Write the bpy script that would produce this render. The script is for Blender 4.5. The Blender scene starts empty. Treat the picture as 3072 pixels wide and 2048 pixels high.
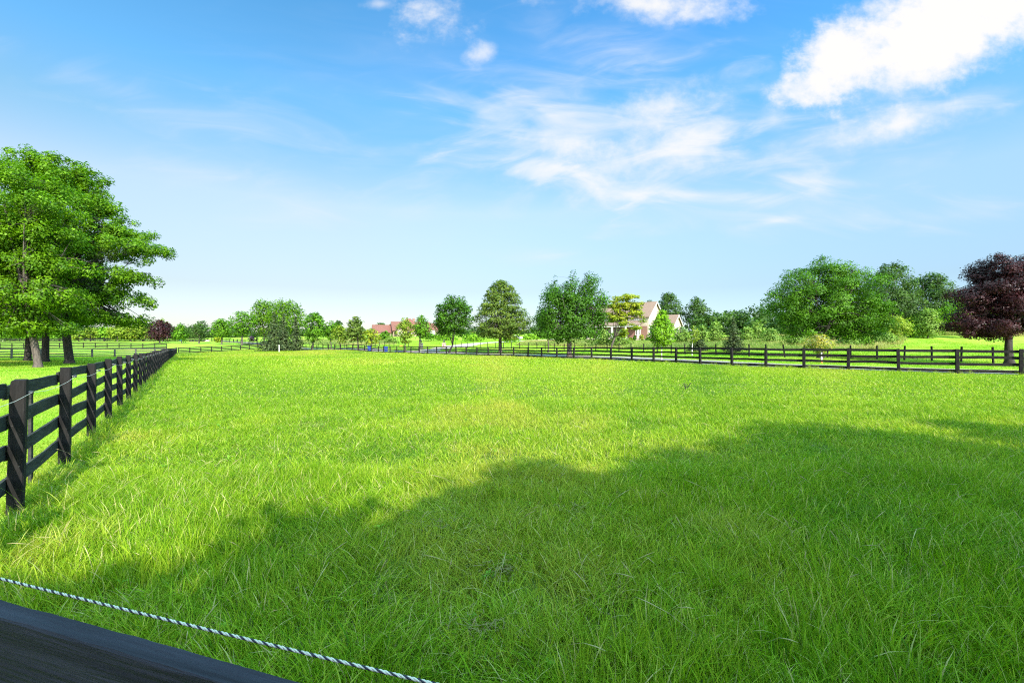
import bpy, math, random
import numpy as np
DENOISE = False
SUN_E = 3.0; SKY_STR = .12; EXPO = 2.05; CLOUD_L = 2.05; BACK_FILL = 1.4  # last value: fill added to the unseen sky behind the camera, lifts the shade
SKY_GRADE = [(0, (0.256, 0.256, 0.29)), (0.05, (0.282, 0.261, 0.261)), (0.109, (0.315, 0.269, 0.24)), (0.27, (0.555, 0.462, 0.37)), (0.358, (0.387, 0.484, 0.429)), (0.449, (0.294, 0.53, 0.555)), (0.64, (0.235, 0.521, 0.58)), (0.85, (6.8, 8.8, 4.6))]  # top stop is added fill: unseen overhead sky brightened to lift the shade
# clouds: photo x, photo y, half width, half height, tilt, strength, kind, noise amount, softness
CLOUDS = [(2830, 85, 536, 199, 17, 1, 'p', 0.42, 0.63), (2520, 185, 217, 137, 25, 1, 'p', 0.55, 0.76), (2400, 262, 125, 63, 20, 0.66, 'p', 0.6, 0.97), (2680, 250, 274, 103, 12, 0.83, 'p', 0.5, 1.26), (2700, 372, 296, 71, 12, 0.94, 'p', 0.5, 1.12), (2320, 350, 68, 57, 40, 0.55, 'p', 0.7, 1.26), (2000, 320, 217, 85, 12, 0.83, 'p', 0.75, 1.26), (2050, 425, 230, 99, 15, 0.95, 'w', 0.6, 1.35), (1700, 430, 194, 59, -8, 0.83, 'p', 0.6, 1.26), (1790, 565, 200, 77, -12, 0.95, 'w', 0.6, 1.35), (1500, 325, 330, 88, -8, 0.88, 'v', 0.7, 1.8), (2080, 585, 380, 46, -2, 0.95, 'v', 0.7, 1.35), (2430, 545, 240, 44, -3, 0.88, 'v', 0.7, 1.5), (1960, 15, 342, 68, -3, 0.94, 'p', 0.7, 1.12), (1290, 55, 148, 97, 5, 0.77, 'p', 1.0, 1.26), (1437, 168, 63, 46, 20, 0.77, 'p', 0.7, 1.26), (1900, 430, 650, 286, -4, 0.74, 'w', 0.9, 2.4), (2300, 640, 700, 88, 0, 0.61, 'v', 0.8, 2.1), (600, 520, 420, 82, -6, 0.56, 'w', 0.8, 2.25), (900, 640, 500, 66, 4, 0.44, 'v', 0.8, 2.25), (2850, 650, 320, 66, 6, 0.53, 'v', 0.8, 2.1), (2320, 665, 140, 24, 10, 0.79, 'v', 0.5, 1.5), (1140, 12, 68, 28, 0, 0.55, 'p', 0.8, 1.26), (1850, 130, 420, 99, -5, 0.56, 'w', 0.9, 2.1), (2900, 300, 260, 66, 5, 0.53, 'w', 0.8, 1.95), (1640, 770, 240, 55, 0, 0.53, 'w', 0.8, 2.1), (300, 250, 500, 88, -20, 0.29, 'w', 0.9, 2.25), (1750, 330, 520, 165, -4, 0.52, 'v', 0.9, 2.0), (2500, 430, 650, 143, 4, 0.45, 'w', 0.9, 2.0), (1500, 520, 500, 176, 0, 0.39, 'w', 0.9, 2.12), (700, 380, 600, 132, -10, 0.29, 'v', 0.9, 2.0), (1900, 480, 420, 90, 8, 0.6, 'p', 0.9, 1.3), (1650, 520, 260, 60, -10, 0.55, 'w', 0.9, 1.2), (2250, 600, 420, 50, 0, 0.5, 'w', 0.8, 1.2), (1600, 330, 1700, 430, 0, 0.2, 'v', 0.5, 1.9), (1900, 420, 900, 260, 3, 0.25, 'w', 0.8, 1.8)]
SU = -10.0
SHADERS = [(-4.0, 9.0, 2.8, -10, 'leafy tree behind the viewpoint, leftmost of the front row'), (-1.35, 9.9, 2.7, -10, 'leafy tree behind the viewpoint, second from left in the front row'), (0.15, 10.15, 2.7, -10, 'leafy tree behind the viewpoint, third from left in the front row'), (2.75, 11.25, 2.1, -10, 'narrow leafy tree behind the viewpoint, in the front row'), (5.1, 10.75, 3.1, -10, 'leafy tree behind the viewpoint, between the narrow and the widest one'), (8.6, 11.15, 3.9, -10, 'widest leafy tree behind the viewpoint, in the front row'), (12.4, 10.5, 3.0, -10, 'leafy tree behind the viewpoint, second from right in the front row'), (18.0, 10.8, 2.8, -10, 'leafy tree behind the viewpoint, rightmost of the front row'), (-3.6, 9.6, 3.4, -13, 'tall tree behind the viewpoint, leftmost of the back row'), (1.4, 11.4, 4.0, -13, 'tall tree behind the viewpoint, second from left in the back row'), (5.8, 11.4, 4.0, -13, 'tall tree behind the viewpoint, second from right in the back row'), (10.4, 11.2, 4.0, -13, 'tall tree behind the viewpoint, rightmost of the back row'), (6.9, 10.9, 2.8, -10, 'leafy tree behind the viewpoint, just left of the widest one in the front row'), (1.5, 10.45, 2.2, -10.2, 'slim leafy tree behind the viewpoint, just left of the narrow one in the front row')]
import numpy as np
from mathutils import Vector

rng = np.random.default_rng(7)
random.seed(7)
S = bpy.context.scene
COL = S.collection
F = 1365.33          # focal length of the photograph in its own pixels (16 mm on a 36 mm sensor)
CAMZ = 1.82
HOR = 1025.0

def at(px, Y):
    return (px - 1536.0) / F * Y
def hgt(py, Y):
    return CAMZ + (HOR - py) * Y / F

# ------------------------------------------------------------------ terrain
CP = []
def cp(px, Y, g): CP.append((at(px, Y), Y, g))
for px, Y, g in [
    (1536, 3, 0), (300, 5, 0), (2900, 5, 0), (1536, 12, 0), (2700, 12, 0), (500, 12, -.02), (1536, 22, -.05), (2400, 22, 0),
    (395, 15.6, -.06), (464, 28, -.18), (505, 55, -.42), (525, 90, -.8), (532, 108, -.95),
    (3064, 24.7, 0), (2696, 27.5, 0), (2411, 31, 0), (2100, 37.2, -.03), (1895, 45.5, -.13), (1671, 58, -.32), (1464, 72, -.42),
    (1257, 86, -.44), (1135, 97, -.5), (918, 118, -.48), (830, 126, -.5), (712, 118, -.75), (1000, 60, -.4), (1300, 45, -.28), (800, 90, -.72),
    (-600, 40, -.1), (112, 36, -.2), (5, 58, -.39), (347, 68, -.56), (258, 113, .3), (30, 110, .3), (429, 117, .1), (-500, 100, .4),
    (2980, 36, .1), (2713, 41, .17), (2552, 44, .13), (2247, 46.7, .3), (1857, 65, .34), (1611, 86, .36), (1365, 98, .45), (1139, 110, .5), (700, 150, .55), (900, 135, .5),
    (1200, 190, 4.3), (1960, 112, 2.4), (2060, 118, 2.5), (2700, 80, 3.0), (3072, 60, 1.1), (2900, 95, 3.5), (3500, 60, 1.5), (1420, 110, 1.35), (1613, 120, 2.0), (1760, 112, 2.2),
    (1175, 130, 1.3), (330, 185, 1.9), (600, 190, 1.9), (850, 200, 2.6), (480, 170, 1.2), (100, 185, 1.9), (2300, 80, 1.9), (2400, 130, 4.0), (2000, 85, 1.1), (2200, 64, .75),
    (1000, 300, 6), (2000, 300, 8), (300, 320, 4), (2800, 250, 9)]:
    cp(px, Y, g)
for x, y, g in [(0, -12, 0), (30, -10, 0), (-30, -10, 0), (70, -60, 0), (-70, -60, 0), (0, -120, 0), (70, 10, 0), (-60, 10, 0), (0, 700, 9), (600, 500, 9), (-600, 500, 5), (400, 0, 3), (-400, 0, 0), (-300, 200, 2)]:
    CP.append((x, y, g))
CP = np.array(CP)
def _solve():
    P = CP[:, :2]; n = len(P)
    D = np.sqrt(((P[:, None] - P[None]) ** 2).sum(-1) + 4.0)
    A = np.zeros((n + 3, n + 3)); A[:n, :n] = D - np.eye(n) * 1.5
    Q = np.c_[np.ones(n), P]; A[:n, n:] = Q; A[n:, :n] = Q.T
    b = np.r_[CP[:, 2], 0, 0, 0]
    return np.linalg.solve(A, b)
W = _solve()
def G(x, y):
    x = np.asarray(x, float); y = np.asarray(y, float)
    sh = x.shape; x = x.ravel(); y = y.ravel(); out = np.empty(len(x))
    for i in range(0, len(x), 20000):
        xs, ys = x[i:i+20000], y[i:i+20000]
        D = np.sqrt((xs[:, None] - CP[None, :, 0]) ** 2 + (ys[:, None] - CP[None, :, 1]) ** 2 + 4.0)
        out[i:i+20000] = D @ W[:len(CP)] + W[-3] + W[-2] * xs + W[-1] * ys
    return out.reshape(sh)
def g1(x, y): return float(G(np.array([x]), np.array([y]))[0])

# value noise for scatter and colour patches
_perm = np.random.default_rng(3).random((256, 256))
def vnoise(x, y, s):
    x = np.asarray(x) / s; y = np.asarray(y) / s
    xi = np.floor(x).astype(int); yi = np.floor(y).astype(int)
    fx = x - xi; fy = y - yi
    fx = fx * fx * (3 - 2 * fx); fy = fy * fy * (3 - 2 * fy)
    a = _perm[xi % 256, yi % 256]; b = _perm[(xi + 1) % 256, yi % 256]
    c = _perm[xi % 256, (yi + 1) % 256]; d = _perm[(xi + 1) % 256, (yi + 1) % 256]
    return (a * (1 - fx) + b * fx) * (1 - fy) + (c * (1 - fx) + d * fx) * fy

# ------------------------------------------------------------------ materials
def mat(name):
    m = bpy.data.materials.new(name); m.use_nodes = True
    nt = m.node_tree; nt.nodes.clear()
    return m, nt, nt.nodes, nt.links
def ramp(N, stops):
    r = N.new('ShaderNodeValToRGB'); e = r.color_ramp.elements
    while len(e) < len(stops): e.new(0.5)
    for el, (p, c) in zip(e, stops):
        el.position = p; el.color = (*c, 1)
    return r
def leaf_mat(name, dark, light, trans=0.3, tcol=None, rough=0.5):
    m, nt, N, L = mat(name)
    a = N.new('ShaderNodeAttribute'); a.attribute_name = 'tint'
    mid = tuple((p + q) / 2 for p, q in zip(dark, light))
    r = ramp(N, [(0, dark), (.55, mid), (1, light)])
    L.new(a.outputs['Fac'], r.inputs[0])
    b = N.new('ShaderNodeBsdfPrincipled'); b.inputs['Roughness'].default_value = rough
    b.inputs['Specular IOR Level'].default_value = 0.14
    L.new(r.outputs[0], b.inputs['Base Color'])
    t = N.new('ShaderNodeBsdfTranslucent')
    mx = N.new('ShaderNodeMix'); mx.data_type = 'RGBA'; mx.blend_type = 'MULTIPLY'; mx.inputs[0].default_value = 1
    L.new(r.outputs[0], mx.inputs[6]); mx.inputs[7].default_value = (*(tcol or (1.25, 1.35, .6)), 1)
    L.new(mx.outputs[2], t.inputs[0])
    s = N.new('ShaderNodeMixShader'); s.inputs[0].default_value = trans
    L.new(b.outputs[0], s.inputs[1]); L.new(t.outputs[0], s.inputs[2])
    o = N.new('ShaderNodeOutputMaterial'); L.new(s.outputs[0], o.inputs[0])
    return m
def noise_mat(name, c1, c2, scale=8, rough=.8, bump=.2, stretch=(1, 1, 1), detail=6, spec=.3, c3=None, p=(.35, .65), wear=None, coord='Object', bscale=None):
    m, nt, N, L = mat(name)
    tc = N.new('ShaderNodeTexCoord'); mp = N.new('ShaderNodeMapping'); mp.inputs['Scale'].default_value = stretch
    L.new(tc.outputs[coord], mp.inputs[0])
    n = N.new('ShaderNodeTexNoise'); n.inputs['Scale'].default_value = scale; n.inputs['Detail'].default_value = detail; n.inputs['Roughness'].default_value = .6
    L.new(mp.outputs[0], n.inputs[0])
    st = [(p[0], c1), (p[1], c2)] + ([(min(1, p[1] + .12), c3)] if c3 else [])
    r = ramp(N, st); L.new(n.outputs[0], r.inputs[0])
    col = r.outputs[0]
    b = N.new('ShaderNodeBsdfPrincipled'); b.inputs['Roughness'].default_value = rough; b.inputs['Specular IOR Level'].default_value = spec
    if wear:
        n2 = N.new('ShaderNodeTexNoise'); n2.inputs['Scale'].default_value = wear[1]; n2.inputs['Detail'].default_value = 8
        L.new(tc.outputs[coord], n2.inputs[0])
        r2 = ramp(N, [(wear[2], (0, 0, 0)), (wear[2] + .05, (1, 1, 1))]); L.new(n2.outputs[0], r2.inputs[0])
        mx = N.new('ShaderNodeMix'); mx.data_type = 'RGBA'
        L.new(r2.outputs[0], mx.inputs[0]); L.new(col, mx.inputs[6]); mx.inputs[7].default_value = (*wear[0], 1)
        col = mx.outputs[2]
    L.new(col, b.inputs['Base Color'])
    if bump:
        bp = N.new('ShaderNodeBump'); bp.inputs['Strength'].default_value = bump; bp.inputs['Distance'].default_value = .02
        src = n.outputs[0]
        if bscale:
            n3 = N.new('ShaderNodeTexNoise'); n3.inputs['Scale'].default_value = bscale; n3.inputs['Detail'].default_value = 5
            L.new(mp.outputs[0], n3.inputs[0]); src = n3.outputs[0]
        L.new(src, bp.inputs['Height']); L.new(bp.outputs[0], b.inputs['Normal'])
    o = N.new('ShaderNodeOutputMaterial'); L.new(b.outputs[0], o.inputs[0])
    return m
def plain(name, c, rough=.5, spec=.5, metal=0):
    return noise_mat(name, tuple(v * .9 for v in c), c, scale=14, rough=rough, bump=.03, spec=spec)

def grass_mat(name, stops, trans=.35, dry=(.42, .36, .16), warm=(.36, .31, .05)):
    """blade colour from a per-blade random value, a per-instance tint and broad patches in the field"""
    m, nt, N, L = mat(name)
    a = N.new('ShaderNodeAttribute'); a.attribute_name = 'tint'
    r = ramp(N, stops)
    L.new(a.outputs['Fac'], r.inputs[0])
    it = N.new('ShaderNodeAttribute'); it.attribute_name = 'itint'; it.attribute_type = 'INSTANCER'
    dk = ramp(N, [(0, (.50, .66, .75)), (.35, (1, 1, 1))]); L.new(it.outputs['Fac'], dk.inputs[0])
    md = N.new('ShaderNodeMix'); md.data_type = 'RGBA'; md.blend_type = 'MULTIPLY'; md.inputs[0].default_value = 1
    L.new(r.outputs[0], md.inputs[6]); L.new(dk.outputs[0], md.inputs[7])
    mr = N.new('ShaderNodeMapRange'); mr.inputs[1].default_value = .35; mr.inputs[2].default_value = 1; L.new(it.outputs['Fac'], mr.inputs[0])
    mx = N.new('ShaderNodeMix'); mx.data_type = 'RGBA'
    L.new(mr.outputs[0], mx.inputs[0]); L.new(md.outputs[2], mx.inputs[6]); mx.inputs[7].default_value = (*warm, 1)
    d = N.new('ShaderNodeAttribute'); d.attribute_name = 'dry'
    mx2 = N.new('ShaderNodeMix'); mx2.data_type = 'RGBA'
    L.new(d.outputs['Fac'], mx2.inputs[0]); L.new(mx.outputs[2], mx2.inputs[6]); mx2.inputs[7].default_value = (*dry, 1)
    b = N.new('ShaderNodeBsdfPrincipled'); b.inputs['Roughness'].default_value = .6; b.inputs['Specular IOR Level'].default_value = .06
    L.new(mx2.outputs[2], b.inputs['Base Color'])
    t = N.new('ShaderNodeBsdfTranslucent')
    m3 = N.new('ShaderNodeMix'); m3.data_type = 'RGBA'; m3.blend_type = 'MULTIPLY'; m3.inputs[0].default_value = 1
    L.new(mx2.outputs[2], m3.inputs[6]); m3.inputs[7].default_value = (1.4, 1.35, .5, 1)
    L.new(m3.outputs[2], t.inputs[0])
    s = N.new('ShaderNodeMixShader'); s.inputs[0].default_value = trans
    L.new(b.outputs[0], s.inputs[1]); L.new(t.outputs[0], s.inputs[2])
    o = N.new('ShaderNodeOutputMaterial'); L.new(s.outputs[0], o.inputs[0])
    return m

M = {}
M['maple'] = leaf_mat('maple leaves', (0.0215, 0.0645, 0.00402), (0.0655, 0.17, 0.00738))
M['maple_bright'] = leaf_mat('bright maple leaves', (0.0375, 0.109, 0.00392), (0.118, 0.255, 0.00816))
M['maple_mid'] = leaf_mat('mid green maple leaves', (0.0279, 0.0823, 0.00398), (0.0865, 0.204, 0.00769))
M['locust'] = leaf_mat('fresh tree leaves', (0.0295, 0.0875, 0.0036), (0.148, 0.278, 0.00566), trans=.4)
M['linden'] = leaf_mat('olive linden leaves', (0.0312, 0.0744, 0.00804), (0.171, 0.228, 0.0289))
M['yellow'] = leaf_mat('golden leaves', (0.075, 0.17, 0.01), (0.36, 0.35, 0.018), trans=.35)
M['lime'] = leaf_mat('lime leaves', (0.0655, 0.167, 0.00806), (0.253, 0.444, 0.018), trans=.4)
M['limey'] = leaf_mat('yellow green leaves', (0.0784, 0.152, 0.0113), (0.255, 0.315, 0.0252), trans=.35)
M['purple'] = leaf_mat('purple maple leaves', (0.0117, 0.00562, 0.00624), (0.0585, 0.0187, 0.0203), trans=.15, tcol=(1.6, .7, .6), rough=.38)
M['spruce'] = leaf_mat('spruce needles', (0.02, 0.042, 0.014), (0.085, 0.112, 0.036), trans=.1)
M['wood'] = leaf_mat('distant tree leaves', (0.0243, 0.0565, 0.0111), (0.0662, 0.126, 0.0192))
M['willow'] = leaf_mat('pale willow leaves', (0.0713, 0.147, 0.0207), (0.226, 0.329, 0.0553), trans=.35)
M['redtip'] = leaf_mat('orange tipped leaves', (0.07, 0.2, 0.015), (0.44, 0.3, 0.05), trans=.35)
M['barberry'] = leaf_mat('dark barberry leaves', (.014, .008, .016), (.05, .03, .05), trans=.1)
M['bark'] = noise_mat('grey bark', (.034, .026, .021), (.095, .075, .06), scale=9, stretch=(1, 1, .25), bump=.9, rough=.9)
M['bark_dark'] = noise_mat('dark bark', (.012, .010, .008), (.034, .027, .022), scale=9, stretch=(1, 1, .25), bump=.9, rough=.9)
M['bark_pale'] = noise_mat('wrapped white bark', (.36, .34, .30), (.5, .47, .43), scale=9, bump=.2, rough=.8)
M['post'] = noise_mat('black painted post', (.008, .0075, .007), (.019, .0175, .016), scale=14, stretch=(1, 1, .12), bump=.7, rough=.8, spec=.12, wear=((.07, .065, .058), 23, .70), bscale=40)
M['board'] = noise_mat('weathered black board', (.016, .0165, .015), (.044, .045, .039), scale=7, stretch=(.3, .3, 1.6), bump=.5, rough=.8, spec=.12, wear=((.11, .10, .09), 16, .69), bscale=30)
M['board_far'] = noise_mat('black road fence paint', (.008, .0075, .007), (.018, .0165, .015), scale=7, bump=.3, rough=.8, spec=.08)
M['board_grey'] = noise_mat('grey worn board', (.035, .032, .034), (.085, .075, .072), scale=7, bump=.4, rough=.8)
M['rail'] = noise_mat('dark blue black plank', (.011, .010, .015), (.031, .029, .042), scale=30, stretch=(.05, 1, 1), bump=.5, rough=.8, spec=.14, wear=((.24, .24, .28), 19, .71), bscale=90)
M['rope_white'] = plain('white rope strand', (.50, .46, .39), rough=.9, spec=.1)
M['rope_dark'] = plain('navy rope strand', (.03, .03, .045), rough=.9, spec=.1)
M['wire'] = plain('pale wire', (.45, .43, .38), rough=.6)
M['insul'] = plain('black insulator plastic', (.015, .015, .016), rough=.4)
M['road'] = noise_mat('grey asphalt', (.13, .115, .11), (.20, .18, .17), scale=30, bump=.2, rough=1, spec=.05, coord='Object')
M['verge'] = noise_mat('pinkish gravel', (.20, .15, .115), (.32, .245, .19), scale=12, bump=.3, rough=.95)
M['drive'] = noise_mat('pale concrete', (.30, .25, .21), (.40, .34, .29), scale=3, bump=.1, rough=.9)
M['white'] = plain('white trim', (.55, .52, .47), rough=.5)
M['glass'] = plain('dark window glass', (.03, .035, .04), rough=.08, spec=.8)
M['stone'] = noise_mat('pale pillar stone', (.28, .205, .165), (.42, .33, .27), scale=8, bump=.5, rough=.9)
M['brick'] = noise_mat('red brown brick', (.14, .065, .048), (.25, .14, .105), scale=16, bump=.4, rough=.9)
M['tanstone'] = noise_mat('tan stone wall', (.20, .145, .10), (.33, .25, .18), scale=3, bump=.4, rough=.9)
M['darktrim'] = plain('dark brown trim', (.035, .022, .02), rough=.6)
M['black'] = plain('black metal', (.012, .012, .013), rough=.4)
M['bin'] = plain('blue bin plastic', (.012, .045, .26), rough=.45)
M['binlid'] = plain('blue bin lid plastic', (.016, .06, .32), rough=.45)
M['rubber'] = plain('black rubber', (.012, .012, .012), rough=.85)
M['carpaint'] = plain('pale silver car paint', (.36, .37, .38), rough=.25, spec=.7)
M['orange'] = plain('orange panel', (.75, .22, .03), rough=.5)
M['teal'] = plain('teal plastic', (.02, .32, .30), rough=.5)
M['dirt'] = noise_mat('bare brown dirt', (.16, .11, .075), (.28, .20, .14), scale=6, bump=.5, rough=1)

def siding(name, c, pitch=.18):
    m, nt, N, L = mat(name)
    tc = N.new('ShaderNodeTexCoord'); sp = N.new('ShaderNodeSeparateXYZ'); L.new(tc.outputs['Object'], sp.inputs[0])
    w = N.new('ShaderNodeMath'); w.operation = 'MULTIPLY'; w.inputs[1].default_value = 1 / pitch; L.new(sp.outputs[2], w.inputs[0])
    fr = N.new('ShaderNodeMath'); fr.operation = 'FRACT'; L.new(w.outputs[0], fr.inputs[0])
    bp = N.new('ShaderNodeBump'); bp.inputs['Strength'].default_value = .6; bp.inputs['Distance'].default_value = .03; L.new(fr.outputs[0], bp.inputs['Height'])
    n = N.new('ShaderNodeTexNoise'); n.inputs['Scale'].default_value = 2.0; L.new(tc.outputs['Object'], n.inputs[0])
    r = ramp(N, [(.3, tuple(v * .93 for v in c)), (.7, c)]); L.new(n.outputs[0], r.inputs[0])
    b = N.new('ShaderNodeBsdfPrincipled'); b.inputs['Roughness'].default_value = .6
    L.new(r.outputs[0], b.inputs['Base Color']); L.new(bp.outputs[0], b.inputs['Normal'])
    o = N.new('ShaderNodeOutputMaterial'); L.new(b.outputs[0], o.inputs[0]); return m
def shingle(name, c1, c2):
    m, nt, N, L = mat(name)
    tc = N.new('ShaderNodeTexCoord'); mp = N.new('ShaderNodeMapping'); mp.inputs['Scale'].default_value = (.8, .8, 5)
    L.new(tc.outputs['Object'], mp.inputs[0])
    n = N.new('ShaderNodeTexNoise'); n.inputs['Scale'].default_value = 3.5; n.inputs['Detail'].default_value = 7; L.new(mp.outputs[0], n.inputs[0])
    r = ramp(N, [(.35, c1), (.65, c2)]); L.new(n.outputs[0], r.inputs[0])
    b = N.new('ShaderNodeBsdfPrincipled'); b.inputs['Roughness'].default_value = .9; L.new(r.outputs[0], b.inputs['Base Color'])
    bp = N.new('ShaderNodeBump'); bp.inputs['Strength'].default_value = .5; L.new(n.outputs[0], bp.inputs['Height']); L.new(bp.outputs[0], b.inputs['Normal'])
    o = N.new('ShaderNodeOutputMaterial'); L.new(b.outputs[0], o.inputs[0]); return m
M['siding'] = siding('cream siding', (.39, .315, .24))
M['roof'] = shingle('brown grey shingles', (.12, .072, .05), (.185, .115, .08))
M['redroof'] = shingle('red brown roof', (.092, .031, .021), (.148, .054, .037))

# ------------------------------------------------------------------ mesh helpers
class MB:
    def __init__(s): s.v = []; s.f = []; s.m = []
    def add(s, vs, fs, mi=0):
        b = len(s.v); s.v += [tuple(p) for p in vs]; s.f += [tuple(i + b for i in f) for f in fs]; s.m += [mi] * len(fs); return s
    def box(s, c, size, rz=0, mi=0, taper=1.0, bevel=0):
        x, y, z = (d / 2 for d in size); ca, sa = math.cos(rz), math.sin(rz)
        vs = []
        if bevel:
            ring = [(x - bevel, -y), (x, -y + bevel), (x, y - bevel), (x - bevel, y), (-x + bevel, y), (-x, y - bevel), (-x, -y + bevel), (-x + bevel, -y)]
        else: ring = [(x, -y), (x, y), (-x, y), (-x, -y)]
        n = len(ring)
        for zz, t in ((-z, 1), (z, taper)):
            for px, py in ring:
                px *= t; py *= t
                vs.append((c[0] + px * ca - py * sa, c[1] + px * sa + py * ca, c[2] + zz))
        fs = [tuple(range(n))[::-1], tuple(range(n, 2 * n))] + [(i, (i + 1) % n, n + (i + 1) % n, n + i) for i in range(n)]
        return s.add(vs, fs, mi)
    def lathe(s, c, prof, n=12, mi=0):
        vs = []; fs = []
        for r, z in prof:
            for i in range(n):
                a = 2 * math.pi * i / n; vs.append((c[0] + r * math.cos(a), c[1] + r * math.sin(a), c[2] + z))
        for j in range(len(prof) - 1):
            for i in range(n): fs.append((j * n + i, j * n + (i + 1) % n, (j + 1) * n + (i + 1) % n, (j + 1) * n + i))
        fs.append(tuple(range(n))[::-1]); fs.append(tuple(range((len(prof) - 1) * n, len(prof) * n)))
        return s.add(vs, fs, mi)
    def tube(s, pts, rad, n=6, mi=0):
        pts = [Vector(p) for p in pts]; vs = []; fs = []
        if not hasattr(rad, '__len__'): rad = [rad] * len(pts)
        prev = None
        for i, p in enumerate(pts):
            d = (pts[min(i + 1, len(pts) - 1)] - pts[max(i - 1, 0)]).normalized()
            u = prev if prev is not None else (Vector((0, 0, 1)) if abs(d.z) < .9 else Vector((1, 0, 0)))
            u = (u - d * u.dot(d)).normalized(); w = d.cross(u); prev = u
            for k in range(n):
                a = 2 * math.pi * k / n; vs.append(p + (u * math.cos(a) + w * math.sin(a)) * rad[i])
        for i in range(len(pts) - 1):
            for k in range(n): fs.append((i * n + k, i * n + (k + 1) % n, (i + 1) * n + (k + 1) % n, (i + 1) * n + k))
        fs.append(tuple(range(n))[::-1]); fs.append(tuple(range((len(pts) - 1) * n, len(pts) * n)))
        return s.add(vs, fs, mi)
    def build(s, name, mats, parent=None, smooth=False, loc=(0, 0, 0)):
        me = bpy.data.meshes.new(name); me.from_pydata(s.v, [], s.f)
        for m in (mats if isinstance(mats, (list, tuple)) else [mats]): me.materials.append(m)
        me.polygons.foreach_set('material_index', s.m)
        if smooth: me.polygons.foreach_set('use_smooth', [True] * len(s.f))
        me.update()
        return link(name, me, parent, loc)
def link(name, me, parent=None, loc=(0, 0, 0)):
    o = bpy.data.objects.new(name, me); COL.objects.link(o); o.location = loc
    if parent is not None: o.parent = parent
    return o
def tag(o, label=None, cat=None, group=None, kind=None):
    if label: o['label'] = label
    if cat: o['category'] = cat
    if group: o['group'] = group
    if kind: o['kind'] = kind
    return o
def empty(name, loc, label, cat, group=None, rz=0):
    o = bpy.data.objects.new(name, None); COL.objects.link(o); o.location = loc; o.rotation_euler.z = rz
    o.empty_display_size = .2
    return tag(o, label, cat, group)
def np_mesh(name, V, nf, k, mats, attrs=None, idx=None, smooth=False):
    """V (n,3) float; faces are nf k-gons using idx or consecutive vertices"""
    me = bpy.data.meshes.new(name)
    if idx is None: idx = np.arange(nf * k, dtype=np.int32)
    me.vertices.add(len(V)); me.vertices.foreach_set('co', np.ascontiguousarray(V, np.float32).ravel())
    me.loops.add(nf * k); me.loops.foreach_set('vertex_index', np.ascontiguousarray(idx, np.int32).ravel())
    me.polygons.add(nf); me.polygons.foreach_set('loop_start', np.arange(0, nf * k, k, dtype=np.int32))
    if smooth: me.polygons.foreach_set('use_smooth', np.ones(nf, bool))
    for a, val in (attrs or {}).items():
        at_ = me.attributes.new(a, 'FLOAT', 'POINT'); at_.data.foreach_set('value', np.ascontiguousarray(val, np.float32))
    for m in (mats if isinstance(mats, (list, tuple)) else [mats]): me.materials.append(m)
    me.update(calc_edges=True)
    return me

# ------------------------------------------------------------------ trees
SHAPES = {
    'round': [(0, .50), (.12, .82), (.35, 1), (.6, .93), (.8, .70), (.93, .42), (1, .12)],
    'broad': [(0, .62), (.15, .93), (.35, 1), (.55, .93), (.75, .72), (.9, .42), (1, .15)],
    'egg': [(0, .55), (.12, .95), (.25, 1), (.45, .78), (.65, .62), (.82, .46), (.94, .24), (1, .05)],
    'oval': [(0, .35), (.2, .85), (.45, 1), (.7, .82), (.88, .5), (1, .15)],
    'flame': [(0, .5), (.2, 1), (.45, .85), (.7, .5), (.88, .22), (1, .05)],
    'vase': [(0, .35), (.25, .75), (.55, 1), (.78, .85), (.92, .5), (1, .2)],
    'cone': [(0, .85), (.08, 1), (.3, .8), (.6, .46), (.85, .17), (1, .02)],
    'dome': [(0, .9), (.3, 1), (.6, .85), (.85, .5), (1, .15)],
    'spread': [(0, .65), (.12, .92), (.3, 1), (.45, .93), (.62, .72), (.8, .48), (.93, .28), (1, .1)],
}
def shape_r(shape, t):
    p = SHAPES[shape]; return np.interp(t, [a for a, _ in p], [b for _, b in p])

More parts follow.
